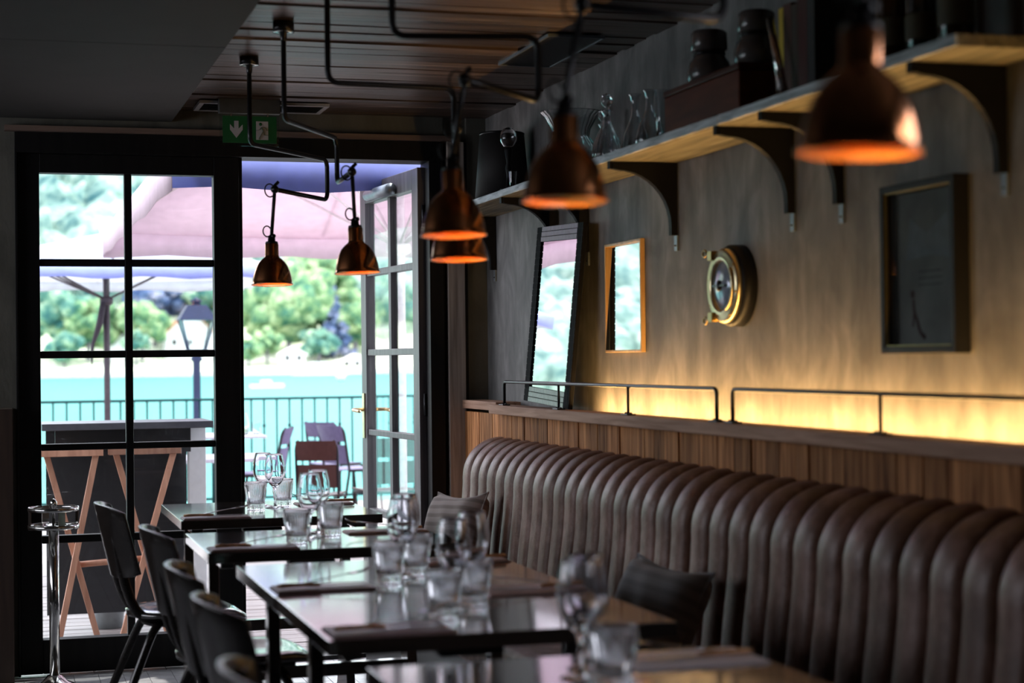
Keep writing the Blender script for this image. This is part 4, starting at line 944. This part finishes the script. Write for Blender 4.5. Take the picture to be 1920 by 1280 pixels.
# ================================================================== CHAIRS
def chair(loc, rz, label):
    t = thing('dining_chair', label, 'chair', loc, rz, 'black plywood dining chairs')
    # backrest: curved ply shell, open towards +x
    vs = []; fs = []; n = 18; mz = 6; th = 0.013
    W2 = 0.205
    for side in (0, 1):
        for i in range(n+1):
            s = -1+2*i/n; yy = W2*math.sin(s*1.25)/math.sin(1.25); xx = 0.075*(1-math.cos(s*1.25))/(1-math.cos(1.25))
            nx, ny = math.cos(s*0.95), -math.sin(s*0.95)
            for j in range(mz+1):
                q = j/mz; z = 0.575+0.25*q
                z += -0.022*abs(s)**3*q+0.02*abs(s)**3*(1-q)
                yk = yy*(1-0.10*(1-q)); lean_ = -0.055*q+0.0
                vs.append((xx+lean_+nx*th*side, yk+ny*th*side, z))
    nn = (n+1)*(mz+1)
    for side in (0, 1):
        for i in range(n):
            for j in range(mz):
                a = side*nn+i*(mz+1)+j; q = (a, a+mz+1, a+mz+2, a+1); fs.append(q if side == 0 else q[::-1])
    rim = [(i, 0) for i in range(n)]+[(n, j) for j in range(mz)]+[(i, mz) for i in range(n, 0, -1)]+[(0, j) for j in range(mz, 0, -1)]
    for k in range(len(rim)):
        a = rim[k][0]*(mz+1)+rim[k][1]; b = rim[(k+1) % len(rim)]; b = b[0]*(mz+1)+b[1]; fs.append((a, b, b+nn, a+nn))
    mk('backrest', G().add(vs, fs, True), 'chair_wood', t, bevel=0.003)
    # seat: rounded saddle
    vs = []; fs = []; nr, na = 6, 36
    for side in (0, 1):
        for r_ in range(nr+1):
            for k in range(na):
                a = 2*PI*k/na; rr = r_/nr
                c, s = math.cos(a), math.sin(a)
                px = 0.255+0.205*rr*(abs(c)**0.8)*(1 if c > 0 else -1); py = 0.205*rr*(abs(s)**0.8)*(1 if s > 0 else -1)*(1-0.1*(c < 0)*abs(c))
                z = 0.462+0.012*rr**2-0.006-(0.035*max(0, (px-0.36)/0.1)**2)-(0.012*rr**6)
                vs.append((px, py, z-0.016*side))
    nn = (nr+1)*na
    for side in (0, 1):
        for r_ in range(nr):
            for k in range(na):
                k2 = (k+1) % na; q = (side*nn+r_*na+k, side*nn+r_*na+k2, side*nn+(r_+1)*na+k2, side*nn+(r_+1)*na+k); fs.append(q if side == 0 else q[::-1])
    for k in range(na):
        k2 = (k+1) % na; fs.append((nr*na+k, nr*na+k2, nn+nr*na+k2, nn+nr*na+k))
    mk('seat', G().add(vs, fs, True), 'seat_wood', t)
    # bent stiles carrying the back and running under the seat
    for s in (-1, 1):
        y_ = s*0.115
        mk('stile', G().tube([(-0.008, y_, 0.80), (0.022, y_, 0.60), (0.06, y_, 0.47), (0.12, y_, 0.425), (0.26, y_*1.0, 0.425), (0.38, y_*0.95, 0.428)], 0.017, 10, 0.06, flat=(0.7, 1.0)), 'chair_wood', t)
        mk('leg', G().tube([(0.16, s*0.10, 0.428), (0.12, s*0.15, 0.40), (0.02, s*0.185, 0.16), (-0.035, s*0.20, 0.0)], [0.013, 0.016, 0.014, 0.011]+[0.011]*0 if False else 0.0145, 10, 0.05), 'chair_wood', t)
        mk('leg', G().tube([(0.30, s*0.10, 0.428), (0.345, s*0.15, 0.40), (0.42, s*0.18, 0.16), (0.455, s*0.195, 0.0)], 0.0145, 10, 0.05), 'chair_wood', t)
    mk('under_ring', G().tube([(0.24+0.13*math.cos(a), 0.13*math.sin(a), 0.415) for a in [2*PI*i/24 for i in range(24)]], 0.012, 8, closed=True), 'chair_wood', t)
    return t
c0 = chair((0.38, 6.18, 0), 0.05, 'black plywood chair at the farthest table')
for x, y_, rz, lab in ((0.455, 5.22, 0.02, 'black plywood chair at the second farthest table'), (0.435, 4.22, -0.04, 'black plywood chair at the far half of the joined tables'),
                       (0.435, 3.60, 0.03, 'black plywood chair at the near half of the joined tables'), (0.385, 2.76, 0.0, 'black plywood chair nearest the camera, only its back top showing')):
    copy_tree(c0, loc=(x, y_, 0), rz=rz, label=lab)

# ice bucket stand
t = thing('bucket_stand', 'chrome wine bucket stand with ring top at the far left', 'stand', (0.225, 7.28, 0))
mk('base', G().lathe([(0.115, 0), (0.115, 0.006), (0.10, 0.014), (0.05, 0.035), (0.028, 0.06), (0.0005, 0.062)], seg=36), 'chrome', t)
mk('pole', G().tube([(0, 0, 0.05), (0, 0, 0.64)], 0.020, 18), 'chrome', t)
g = G()
for z in (0.645, 0.715): g.lathe([(0.098, z), (0.100, z), (0.100, z+0.016), (0.098, z+0.016)], seg=40, closed=True)
mk('ring', g, 'chrome', t)
for a in (0.3, 0.3+PI/2, 0.3+PI, 0.3-PI/2): mk('strut', G().box((-0.014, -0.0015, 0.645), (0.014, 0.0015, 0.73), Matrix.Translation((0.0965*math.cos(a), 0.0965*math.sin(a), 0)) @ Matrix.Rotation(a+PI/2, 4, 'Z')), 'chrome', t)
g = G().box((-0.097, -0.006, 0.640), (0.097, 0.006, 0.645)).box((-0.006, -0.097, 0.640), (0.006, 0.097, 0.645)); mk('cross_bar', g, 'chrome', t)
mk('inner_dish', G().lathe([(0.0005, 0.646), (0.05, 0.646), (0.055, 0.66), (0.053, 0.66), (0.048, 0.649), (0.0005, 0.649)], seg=28), 'chrome', t)
mk('knob', G().lathe([(0.006, 0.65), (0.006, 0.72), (0.014, 0.735), (0.015, 0.75), (0.008, 0.762), (0.0005, 0.764)], seg=18), 'chrome', t)

# ================================================================== TERRACE
TZ = -0.12
dk = struct('floor_terrace', G().box((-8, DY+0.26, TZ-0.2), (14, 17.62, TZ-0.025)), 'deck', 'pale wooden terrace deck outside the doors')
y = DY+0.26
while y < 12.2:
    mk('plank', G().box((-2, y+0.004, TZ-0.024), (6, y+0.130, TZ+random.uniform(-0.003, 0.0))), 'deck', dk)
    y += 0.14
mk('far_boards', G().box((-8, y+0.004, TZ-0.024), (14, 17.62, TZ-0.001)), 'deck', dk)
# railing
t = thing('terrace_railing', 'dark teal iron railing with balusters at the edge of the terrace', 'railing', (2.5, 17.5, TZ))
mk('top_rail', G().box((-6.5, -0.02, 1.045), (8, 0.02, 1.07)), 'rail_green', t, bevel=0.004)
mk('bottom_rail', G().box((-6.5, -0.012, 0.065), (8, 0.012, 0.09)), 'rail_green', t)
bA = G().tube([(0, 0, 0.09), (0, 0, 1.045)], 0.010, 6).mesh('baluster'); bA.materials.append(MT['rail_green'])
bB = G().tube([(0, 0, 0.09), (0, 0, 1.045)], 0.010, 6).sphere((0, 0, 0.79), 0.018, 8).mesh('baluster'); bB.materials.append(MT['rail_green'])
for i in range(112):
    o = bpy.data.objects.new('baluster', bB if i % 2 else bA); COL.objects.link(o); o.parent = t; o.location = (-6.4+i*0.127, 0, 0)
for x in (-6.4, -2.5, 2.9, 7.9): mk('post', G().box((x-0.02, -0.02, 0), (x+0.02, 0.02, 1.08)), 'rail_green', t)

# bar table on crossed trestles behind the closed leaf
t = thing('bar_table', 'high outdoor table with crossed wooden trestles behind the glazed door', 'table', (0.66, 9.35, TZ))
mk('tabletop', G().box((-0.43, -0.17, 1.085), (0.43, 0.28, 1.12)), plain('dark_grey_top', (0.08, 0.08, 0.095), 0.35), t, bevel=0.003)
mk('apron', G().box((-0.36, 0.0, 0.955), (0.33, 0.03, 1.084)), 'dark_panel', t)
mk('back_panel', G().box((-0.40, 0.24, 0.10), (0.33, 0.27, 1.084)), 'dark_panel', t)
mk('white_post', G().box((0.33, 0.10, 0), (0.42, 0.19, 1.084)), 'white_paint', t, bevel=0.003)
def bar(a, b, w_=0.034, th=0.03):
    a, b = Vector(a), Vector(b); d = (b-a); L_ = d.length
    Mx = Matrix.Translation(a) @ d.to_track_quat('Z', 'Y').to_matrix().to_4x4()
    return G().box((-w_/2, -th/2, 0), (w_/2, th/2, L_), Mx)
for (xt0, xt1, xb0, xb1, yy) in ((-0.415, -0.16, -0.155, -0.36, -0.14), (-0.07, 0.235, 0.20, -0.045, -0.10)):
    mk('trestle_leg', bar((xt0, yy, 0.99), (xb0, yy, 0.0)), 'trestle', t, bevel=0.002); mk('trestle_leg', bar((xt1, yy-0.035, 0.99), (xb1, yy-0.035, 0.0)), 'trestle', t, bevel=0.002)
    mk('trestle_beam', G().box((min(xt0, xt1)-0.03, yy-0.06, 0.955), (max(xt0, xt1)+0.03, yy+0.03, 0.99)), 'trestle', t, bevel=0.002)
mk('dowel', G().tube([(-0.27, -0.12, 0.40), (0.11, -0.11, 0.42)], 0.016, 10), 'trestle', t)
t = thing('metal_bucket', 'grey metal bucket standing under the outdoor trestle table', 'bucket', (0.585, 9.75, TZ))
mk('body', G().lathe([(0.075, 0), (0.105, 0.30), (0.102, 0.30), (0.072, 0.004), (0.0005, 0.004)], seg=28), plain('zinc', (0.30, 0.33, 0.34), 0.4, 0.5), t)
mk('rim', G().lathe([(0.105, 0.292), (0.110, 0.298), (0.105, 0.305), (0.101, 0.298)], seg=28, closed=True), 'steel_strap', t)
mk('handle', G().tube([(0.106*math.cos(a), 0, 0.29-0.06*math.sin(a)) for a in [PI*i/10 for i in range(11)]], 0.003, 6), 'steel_strap', t)

# bistro chairs (local: faces +x)
def bistro(loc, rz, label, mat='chair_brown', src=[None]):
    t = thing('bistro_chair', label, 'chair', loc, rz, 'metal bistro chairs on the terrace')
    for s in (-1, 1):
        mk('side_frame', G().tube([(-0.06, s*0.19, 0), (0.03, s*0.19, 0.44), (-0.03, s*0.19, 0.80), (-0.06, s*0.16, 0.845)], 0.012, 8, 0.05), 'frame_black', t)
        mk('leg', G().tube([(0.40, s*0.19, 0), (0.36, s*0.19, 0.43), (0.02, s*0.19, 0.44)], 0.012, 8, 0.05), 'frame_black', t)
    def slat(z0, z1, x0_, x1_, nm):
        vs = []; n = 10
        for i in range(n+1):
            sy = -0.185+0.37*i/n; dx = -0.03*(1-(sy/0.185)**2)
            for (xx, zz) in ((x0_, z0), (x1_, z1)): vs += [(xx+dx, sy, zz), (xx+dx+0.006, sy, zz)]
        fs = [(0, 1, 3, 2), (4*n, 4*n+2, 4*n+3, 4*n+1)]
        for i in range(n):
            a = 4*i
            fs += [(a, a+2, a+6, a+4), (a+1, a+5, a+7, a+3), (a+2, a+3, a+7, a+6), (a, a+4, a+5, a+1)]
        mk(nm, G().add(vs, fs), mat, t)
    slat(0.70, 0.845, -0.015, -0.065, 'top_slat'); slat(0.50, 0.67, 0.02, -0.008, 'back_panel')
    g = G(); n = 8; vs = []
    for i in range(n+1):
        sy = -0.195+0.39*i/n; dz = -0.012*(1-(sy/0.195)**2)
        vs += [(0.0, sy, 0.445+dz), (0.42, sy, 0.445+dz), (0.42, sy, 0.455+dz), (0.0, sy, 0.455+dz)]
    fs = [(0, 1, 2, 3), (4*n+3, 4*n+2, 4*n+1, 4*n)]
    for i in range(n):
        a = 4*i
        for q in range(4): fs.append((a+q, a+4+q, a+4+(q+1) % 4, a+(q+1) % 4))
    mk('seat', g.add(vs, fs), mat, t, bevel=0.003)
    return t
P_ = at(590, 800, 12.9)
bistro((P_.x-0.02, 12.7, TZ), PI/2-0.35, 'brown metal bistro chair with its back to the door, nearest').scale = (0.85, 0.8, 1)
P_ = at(626, 800, 15.7); bistro((P_.x, 15.7, TZ), 0.45, 'mauve metal bistro chair facing right, behind the brown one', 'chair_mauve')
P_ = at(606, 800, 16.6); bistro((P_.x, 16.6, TZ), 0.7, 'mauve metal bistro chair half hidden behind the other mauve one', 'chair_mauve')
P_ = at(530, 800, 15.4); bistro((P_.x, 15.4, TZ), PI-0.35, 'mauve metal bistro chair facing left by the outdoor tables', 'chair_mauve')
P_ = at(735, 800, 12.9); bistro((P_.x, 12.9, TZ), PI/2+0.1, 'brown metal bistro chair seen through the open door leaf')
def out_table(x, y_, w_, label):
    t = thing('terrace_table', label, 'table', (x, y_, TZ), 0, 'small square tables on the terrace')
    mk('tabletop', G().box((-w_/2, -w_/2, 0.72), (w_/2, w_/2, 0.745)), 'out_table', t, bevel=0.003)
    mk('pole', G().tube([(0, 0, 0.03), (0, 0, 0.72)], 0.03, 12), 'rail_green', t)
    mk('base', G().lathe([(0.20, 0), (0.20, 0.015), (0.04, 0.035), (0.0005, 0.035)], seg=24), 'rail_green', t)
out_table(1.98, 16.6, 0.85, 'grey square terrace table by the railing')
out_table(1.56, 12.75, 0.75, 'grey square terrace table nearer than the railing one')
lathe_thing('water_carafe', shell([(0.045, 0), (0.05, 0.02), (0.048, 0.12), (0.025, 0.19), (0.03, 0.24)], 0.003, 0.01), 'glass_dim', (2.24, 16.5, TZ+0.745), 'glass carafe on the terrace table by the railing', 'carafe')
lathe_thing('stacked_glass', shell([(0.035, 0), (0.038, 0.11)], 0.003, 0.01), 'glass_dim', (2.35, 16.45, TZ+0.745), 'small glass beside the carafe on the terrace table', 'glass')

# parasols
def parasol(cx, cy_, hx, hy, ze, zv, za, mats, label, pole_r=0.03, ribs=True, tie=False, cap=False):
    mt, mv, mr, mo = mats
    t = thing('parasol', label, 'parasol', (cx, cy_, TZ))
    o = -TZ
    A = (0, 0, za+o); cs = [(-hx, -hy, ze+o), (hx, -hy, ze+o), (hx, hy, ze+o), (-hx, hy, ze+o)]
    for i in range(4):
        a, b = cs[i], cs[(i+1) % 4]
        n = 6; vs = []; fs = []
        for k in range(n+1):
            q = k/n
            for m_ in range(n+1):
                p = m_/n; e = Vector(a).lerp(Vector(b), p); pt = e.lerp(Vector(A), q)
                sag = -0.05*hx*math.sin(PI*p)*(1-q)*math.sin(PI*min(1, q+0.15))
                vs.append((pt.x, pt.y, pt.z+sag))
        for k in range(n):
            for m_ in range(n): c = k*(n+1)+m_; fs.append((c, c+1, c+n+2, c+n+1))
        g = G().add(vs, fs, True); cp = mk('canopy_panel', g, ('parasol_sky' if cap and i == 0 else mt), t, fix=False)
        sd = cp.modifiers.new('thick', 'SOLIDIFY'); sd.thickness = 0.003
        # valance
        d = ze-zv; dirn = (Vector(b)-Vector(a)); nn = 14; vs = []
        for k in range(nn+1):
            p = Vector(a)+dirn*(k/nn); vs += [(p.x, p.y, p.z), (p.x, p.y, p.z-d+0.012*math.sin(k*1.7))]
        v_ = mk('valance', G().add(vs, [(2*k, 2*k+2, 2*k+3, 2*k+1) for k in range(nn)], True), mv if i == 0 else mo, t, fix=False)
        sd = v_.modifiers.new('thick', 'SOLIDIFY'); sd.thickness = 0.003
    mk('pole', G().tube([(0, 0, 0), (0, 0, za+o-0.02)], pole_r, 14), mr, t)
    hubz = ze-0.28+o if not cap else zv-0.13+o
    mk('hub', G().lathe([(pole_r*1.2, hubz-0.05), (pole_r*2, hubz-0.03), (pole_r*2, hubz+0.02), (pole_r*1.2, hubz+0.03)], seg=16), mr, t)
    for i in range(8):
        a = cs[i//2]; b = cs[(i//2+1) % 4]
        e = Vector(a) if i % 2 == 0 else (Vector(a)+Vector(b))/2
        r_ = mk('rib', G().tube([e.lerp(Vector(A), 0.02)+Vector((0, 0, -0.02)), Vector(A)+Vector((0, 0, -0.05))], 0.011, 6), mr, t)
        m_ = e.lerp(Vector(A), 0.45)+Vector((0, 0, -0.03))
        mk('strut', G().tube([m_, (0, 0, hubz)], 0.009, 6), mr, r_)
    if cap: mk('finial', G().lathe([(0.05, za+o-0.01), (0.055, za+o+0.03), (0.04, za+o+0.10), (0.0005, za+o+0.11)], seg=16), 'white_paint', t)
    if tie:
        mk('tie_strap', G().tube([(-0.03, -0.05, hubz-0.02), (-0.06, -0.06, hubz-0.2), (-0.12, -0.06, hubz-0.38), (-0.13, -0.06, hubz-0.55)], [0.05, 0.06, 0.03, 0.012], 10, flat=(1, 0.5)), plain('dark_strap', (0.03, 0.02, 0.03), 0.8), t)
    mk('foot', G().box((-0.3, -0.3, 0), (0.3, 0.3, 0.08)), 'stone', t, bevel=0.01)
parasol(2.48, 10.95, 1.68, 2.7, 2.30, 2.11, 3.35, ('parasol', 'parasol_blue', 'rib_white', 'parasol'), 'large mauve canvas parasol just outside the open door', 0.04)
pc = at(199, 500, 15.5)
parasol(pc.x, 15.5, 1.32, 1.3, 2.08, 1.98, 2.43, ('parasol_white', 'parasol_blue', 'parasol_pole', 'parasol_white'), 'pale parasol on a slim pole seen through the closed door leaf', 0.028, tie=True, cap=True)

# lower quay with the street lamp
struct('floor_quay', G().box((-30, 17.7, -2.2), (40, 23.5, -1.3)), 'stone', 'stone quay below the terrace')
lc = at(368, 600, 21.0)
t = thing('street_lamp', 'old style street lamp with glazed lantern beyond the railing', 'street lamp', (lc.x, 21.0, -1.3))
zb = at(368, 655, 21).z+1.3; ztp = at(368, 600, 21).z+1.3; zr = at(368, 572, 21).z+1.3; zf = at(368, 556, 21).z+1.3
LM = plain('lamp_blue_black', (0.012, 0.018, 0.05), 0.5, spec=0.2)
mk('post', G().lathe([(0.13, 0), (0.13, 0.2), (0.07, 0.3), (0.055, 0.8), (0.045, zb-0.15), (0.07, zb-0.12), (0.03, zb)], seg=16), LM, t)
w0, w1 = 0.10, 0.19
for sx in (-1, 1):
    for sy in (-1, 1): mk('lantern_bar', G().tube([(sx*w0, sy*w0, zb), (sx*w1, sy*w1, ztp)], 0.013, 6), LM, t)
mk('lantern_floor', G().box((-w0-0.02, -w0-0.02, zb-0.02), (w0+0.02, w0+0.02, zb)), LM, t)
g = G(); g.add([(-w1-.03, -w1-.03, ztp), (w1+.03, -w1-.03, ztp), (w1+.03, w1+.03, ztp), (-w1-.03, w1+.03, ztp), (-0.11, -0.11, zr), (0.11, -0.11, zr), (0.11, 0.11, zr), (-0.11, 0.11, zr)], [(3,2,1,0), (4,5,6,7), (0,1,5,4), (1,2,6,5), (2,3,7,6), (3,0,4,7)])
mk('lantern_roof', g, LM, t); mk('finial', G().lathe([(0.06, zr), (0.05, zr+0.03), (0.08, zr+0.05), (0.02, zf-0.02), (0.0005, zf)], seg=12), LM, t)
for k in range(4):
    M4 = Matrix.Rotation(k*PI/2, 4, 'Z'); vs = [M4 @ Vector(p) for p in ((-w0, -w0, zb), (w0, -w0, zb), (w1, -w1, ztp), (-w1, -w1, ztp))]
    q = mk('lantern_pane', G().add(vs, [(0, 1, 2, 3)]), 'pane', t, fix=False); sd = q.modifiers.new('thick', 'SOLIDIFY'); sd.thickness = 0.004

# ================================================================== LAKE AND FAR SHORE
WZ = -2.0
tag(mk('lake', G().add([(-900, 23.5, WZ), (1200, 23.5, WZ), (1200, 453.4, WZ), (-900, 453.4, WZ), (-900, 23.5, WZ-3), (1200, 23.5, WZ-3), (1200, 453.4, WZ-3), (-900, 453.4, WZ-3)], [(0, 1, 2, 3), (7, 6, 5, 4), (0, 4, 5, 1), (1, 5, 6, 2), (2, 6, 7, 3), (3, 7, 4, 0)]), 'water'), 'bright turquoise lake beyond the railing', 'lake')
def hz(x, y_):
    d = y_-455
    if d < 0: return WZ-0.5
    base = WZ+1.0+min(d, 40)*0.12
    if d > 40: base += (d-40)*0.42*(1+0.15*math.sin(x*0.013+1))
    return base
xs = [-500+25*i for i in range(57)]; ys = [453, 455.5, 465, 480, 495, 510, 540, 580, 640, 720, 820]
g = G(); g.add([(x, y_, hz(x, y_) if y_ > 455 else WZ-1) for y_ in ys for x in xs], [(j*57+i, j*57+i+1, (j+1)*57+i+1, (j+1)*57+i) for j in range(len(ys)-1) for i in range(56)], True)
tag(mk('far_hillside', g, 'grass', fix=False), 'grassy far shore rising into the hillside', 'hill', kind='structure')
g = G(); g.box((-400, 453.5, WZ-1), (500, 455, WZ+1.1)); tag(mk('shore_wall', g, 'stone'), 'pale stone wall along the far shore', 'wall', kind='structure')
# forest over the hillside (uncountable)
g = G()
for i in range(3600):
    y_ = 522+(random.random()**1.4)*215; x = random.uniform(-380, 480)
    r_ = random.uniform(4.0, 8.5)*(1+(y_-497)/600)
    g.blob((x, y_, hz(x, y_)+r_*0.75), r_, 0.22, 1, (1, 1, random.uniform(0.9, 1.35)))
tag(mk('forest', g, FOL_HILL, fix=False), 'hazy green forest covering the far hillside', 'forest', kind='stuff')
def tree(u, v, Y, rp, mat, label, conif=False, n=60):
    """crown centred on the given sightline at distance Y, rp = crown radius in metres"""
    c = at(u, v, Y); gz = hz(c.x, Y); hh = c.z-gz
    t = thing('shore_tree', label, 'tree', (c.x, Y, gz), 0, 'single trees on the far shore')
    mk('trunk', G().tube([(0, 0, -0.3), (0.2, 0, hh*0.5), (0, 0, hh)], rp*0.06+0.1, 8), 'trunk', t)
    g = G()
    if conif:
        H_ = hh+rp*1.6
        for k in range(n):
            q = random.random(); a = random.uniform(0, 2*PI); rr = rp*(1-q)*random.uniform(0.2, 1)
            g.blob((rr*math.cos(a), rr*math.sin(a), 1.5+(H_-1.5)*q), rp*0.26*(1.15-q*0.7), 0.35, 0, (1, 1, 0.8))
    else:
        for k in range(n):
            d = Vector((random.gauss(0, 1), random.gauss(0, 1), random.gauss(0, 1))).normalized()*rp*random.uniform(0.35, 0.88)
            g.blob((d.x*1.15, d.y, hh+d.z*0.85), rp*random.uniform(0.2, 0.36), 0.3, 1)
    mk('crown', g, mat, t, fix=False)
tree(540, 560, 486, 11.5, FOL_LIGHT, 'broad light green tree in the middle of the door opening', n=130)
tree(480, 585, 490, 8, FOL_LIGHT, 'light green tree at the left of the door opening', n=80)
tree(590, 520, 496, 9, FOL_LIGHT, 'tall light green tree behind the dark conifer', n=90)
tree(624, 590, 482, 5.5, FOL_DARK, 'dark bluish conifer on the far shore', conif=True, n=170)
tree(597, 640, 474, 5, FOL_MID, 'dark round shrub at the foot of the conifer', n=50)
tree(665, 590, 488, 8.5, FOL_LIGHT, 'green tree at the right edge of the door opening', n=80)
tree(735, 580, 490, 10, FOL_MID, 'mid green tree seen through the open leaf', n=80)
tree(500, 640, 470, 4, FOL_LIGHT, 'pale low shrub by the shore under the broad tree', n=40)
tree(465, 655, 466, 3.5, FOL_LIGHT, 'pale low shrub by the shore at the left of the opening', n=40)
tree(110, 590, 486, 9, FOL_MID, 'round green tree far left behind the closed leaf', n=90)
tree(165, 605, 482, 7.5, FOL_LIGHT, 'light green round tree left of the parasol pole', n=80)
tree(120, 650, 470, 5, FOL_MID, 'low green tree at the shore, far left', n=50)
tree(266, 603, 480, 6.5, FOL_LIGHT, 'light green tree left of the chalet', n=80)
tree(290, 560, 500, 8, FOL_DARK, 'dark purple green tree above the chalet', n=70)
tree(385, 560, 500, 8, FOL_MID, 'green tree behind the street lamp', n=70)
tree(255, 640, 470, 3.5, FOL_MID, 'low shrub beside the white house', n=40)
def house(u0, u1, vb, ve, vp, Y, label, roofc='roof', nw=3):
    a, b = at(u0, vb, Y), at(u1, vb, Y); w_ = (b.x-a.x); cx = (a.x+b.x)/2
    z0 = min(a.z, hz(cx, Y))-0.6; zt = at(u0, ve, Y).z-z0; zp = at(u0, vp, Y).z-z0; d = w_*0.8
    t = thing('lakeside_house', label, 'house', (cx, Y, z0))
    mk('walls', G().box((-w_/2, 0, 0), (w_/2, d, zt)).prism([(-w_/2, zt), (w_/2, zt), (0, zp-0.4)], 'y', 0, d), 'white_paint', t)
    ov = w_*0.12; rise = (zp-zt)/(w_/2)
    g = G()
    for s in (-1, 1):
        g.prism([(s*(w_/2+ov), zt-ov*rise), (0, zp), (0, zp-0.45), (s*(w_/2+ov), zt-ov*rise-0.4)], 'y', -1.0, d+1)
    mk('roof', g, roofc, t)
    for k in range(nw):
        x = -w_/2+w_*(k+0.5)/nw
        f = mk('window', G().box((x-0.55, -0.12, zt*0.55), (x+0.55, -0.01, zt*0.55+1.5)), 'dark_panel', t); mk('pane', G().box((x-0.45, -0.16, zt*0.55+0.1), (x+0.45, -0.125, zt*0.55+1.4)), 'black_gloss', f)
house(312, 402, 655, 622, 580, 484, 'white chalet with a wide orange roof behind the street lamp')
house(208, 234, 650, 585, 572, 482, 'tall narrow white house beside the parasol pole', 'stone', 2)
house(528, 572, 690, 662, 650, 462, 'low white boat house on the shore in the door opening', 'stone', 2)
house(246, 276, 600, 582, 566, 506, 'small white house with orange roof up the hillside', 'roof', 2)
house(640, 700, 695, 678, 664, 464, 'long low white house at the shore, right of the opening', 'stone', 3)
def boat(u, v, L_, label, blue=True):
    Y = 1000.0
    d = at(u, v, 1.0)-CAM; k = (WZ-CAM.z)/d.z; p = CAM+d*k
    t = thing('motor_boat', label, 'boat', (p.x, p.y, WZ), 0.1)
    hull = [(-L_/2, 0.0), (-L_/2, 0.25*L_/2), (L_*0.2, 0.25*L_/2), (L_/2, 0), (L_*0.2, -0.25*L_/2), (-L_/2, -0.25*L_/2)]
    mk('hull', G().prism(hull, 'z', 0.0, L_*0.11), 'white_paint', t, bevel=0.05)
    mk('cabin', G().box((-L_*0.2, -L_*0.09, L_*0.11), (L_*0.1, L_*0.09, L_*0.22)), 'white_paint', t, bevel=0.05)
    if blue: mk('cover', G().box((-L_*0.48, -L_*0.10, L_*0.11), (-L_*0.22, L_*0.10, L_*0.16)), plain('blue_tarp', (0.05, 0.2, 0.6), 0.6), t, bevel=0.03)
boat(502, 727, 4.4, 'white and blue motor boat moored on the lake in the opening')
boat(602, 703, 14, 'long white boat close to the far shore', False)
tag(mk('buoy', G().sphere((0, 0, 0.76), 0.75, 12), 'white_paint', loc=(lambda d: (CAM+d*((WZ-CAM.z)/d.z))[:])(at(639, 714, 1.0)-CAM)), 'white mooring buoy on the lake', 'buoy')
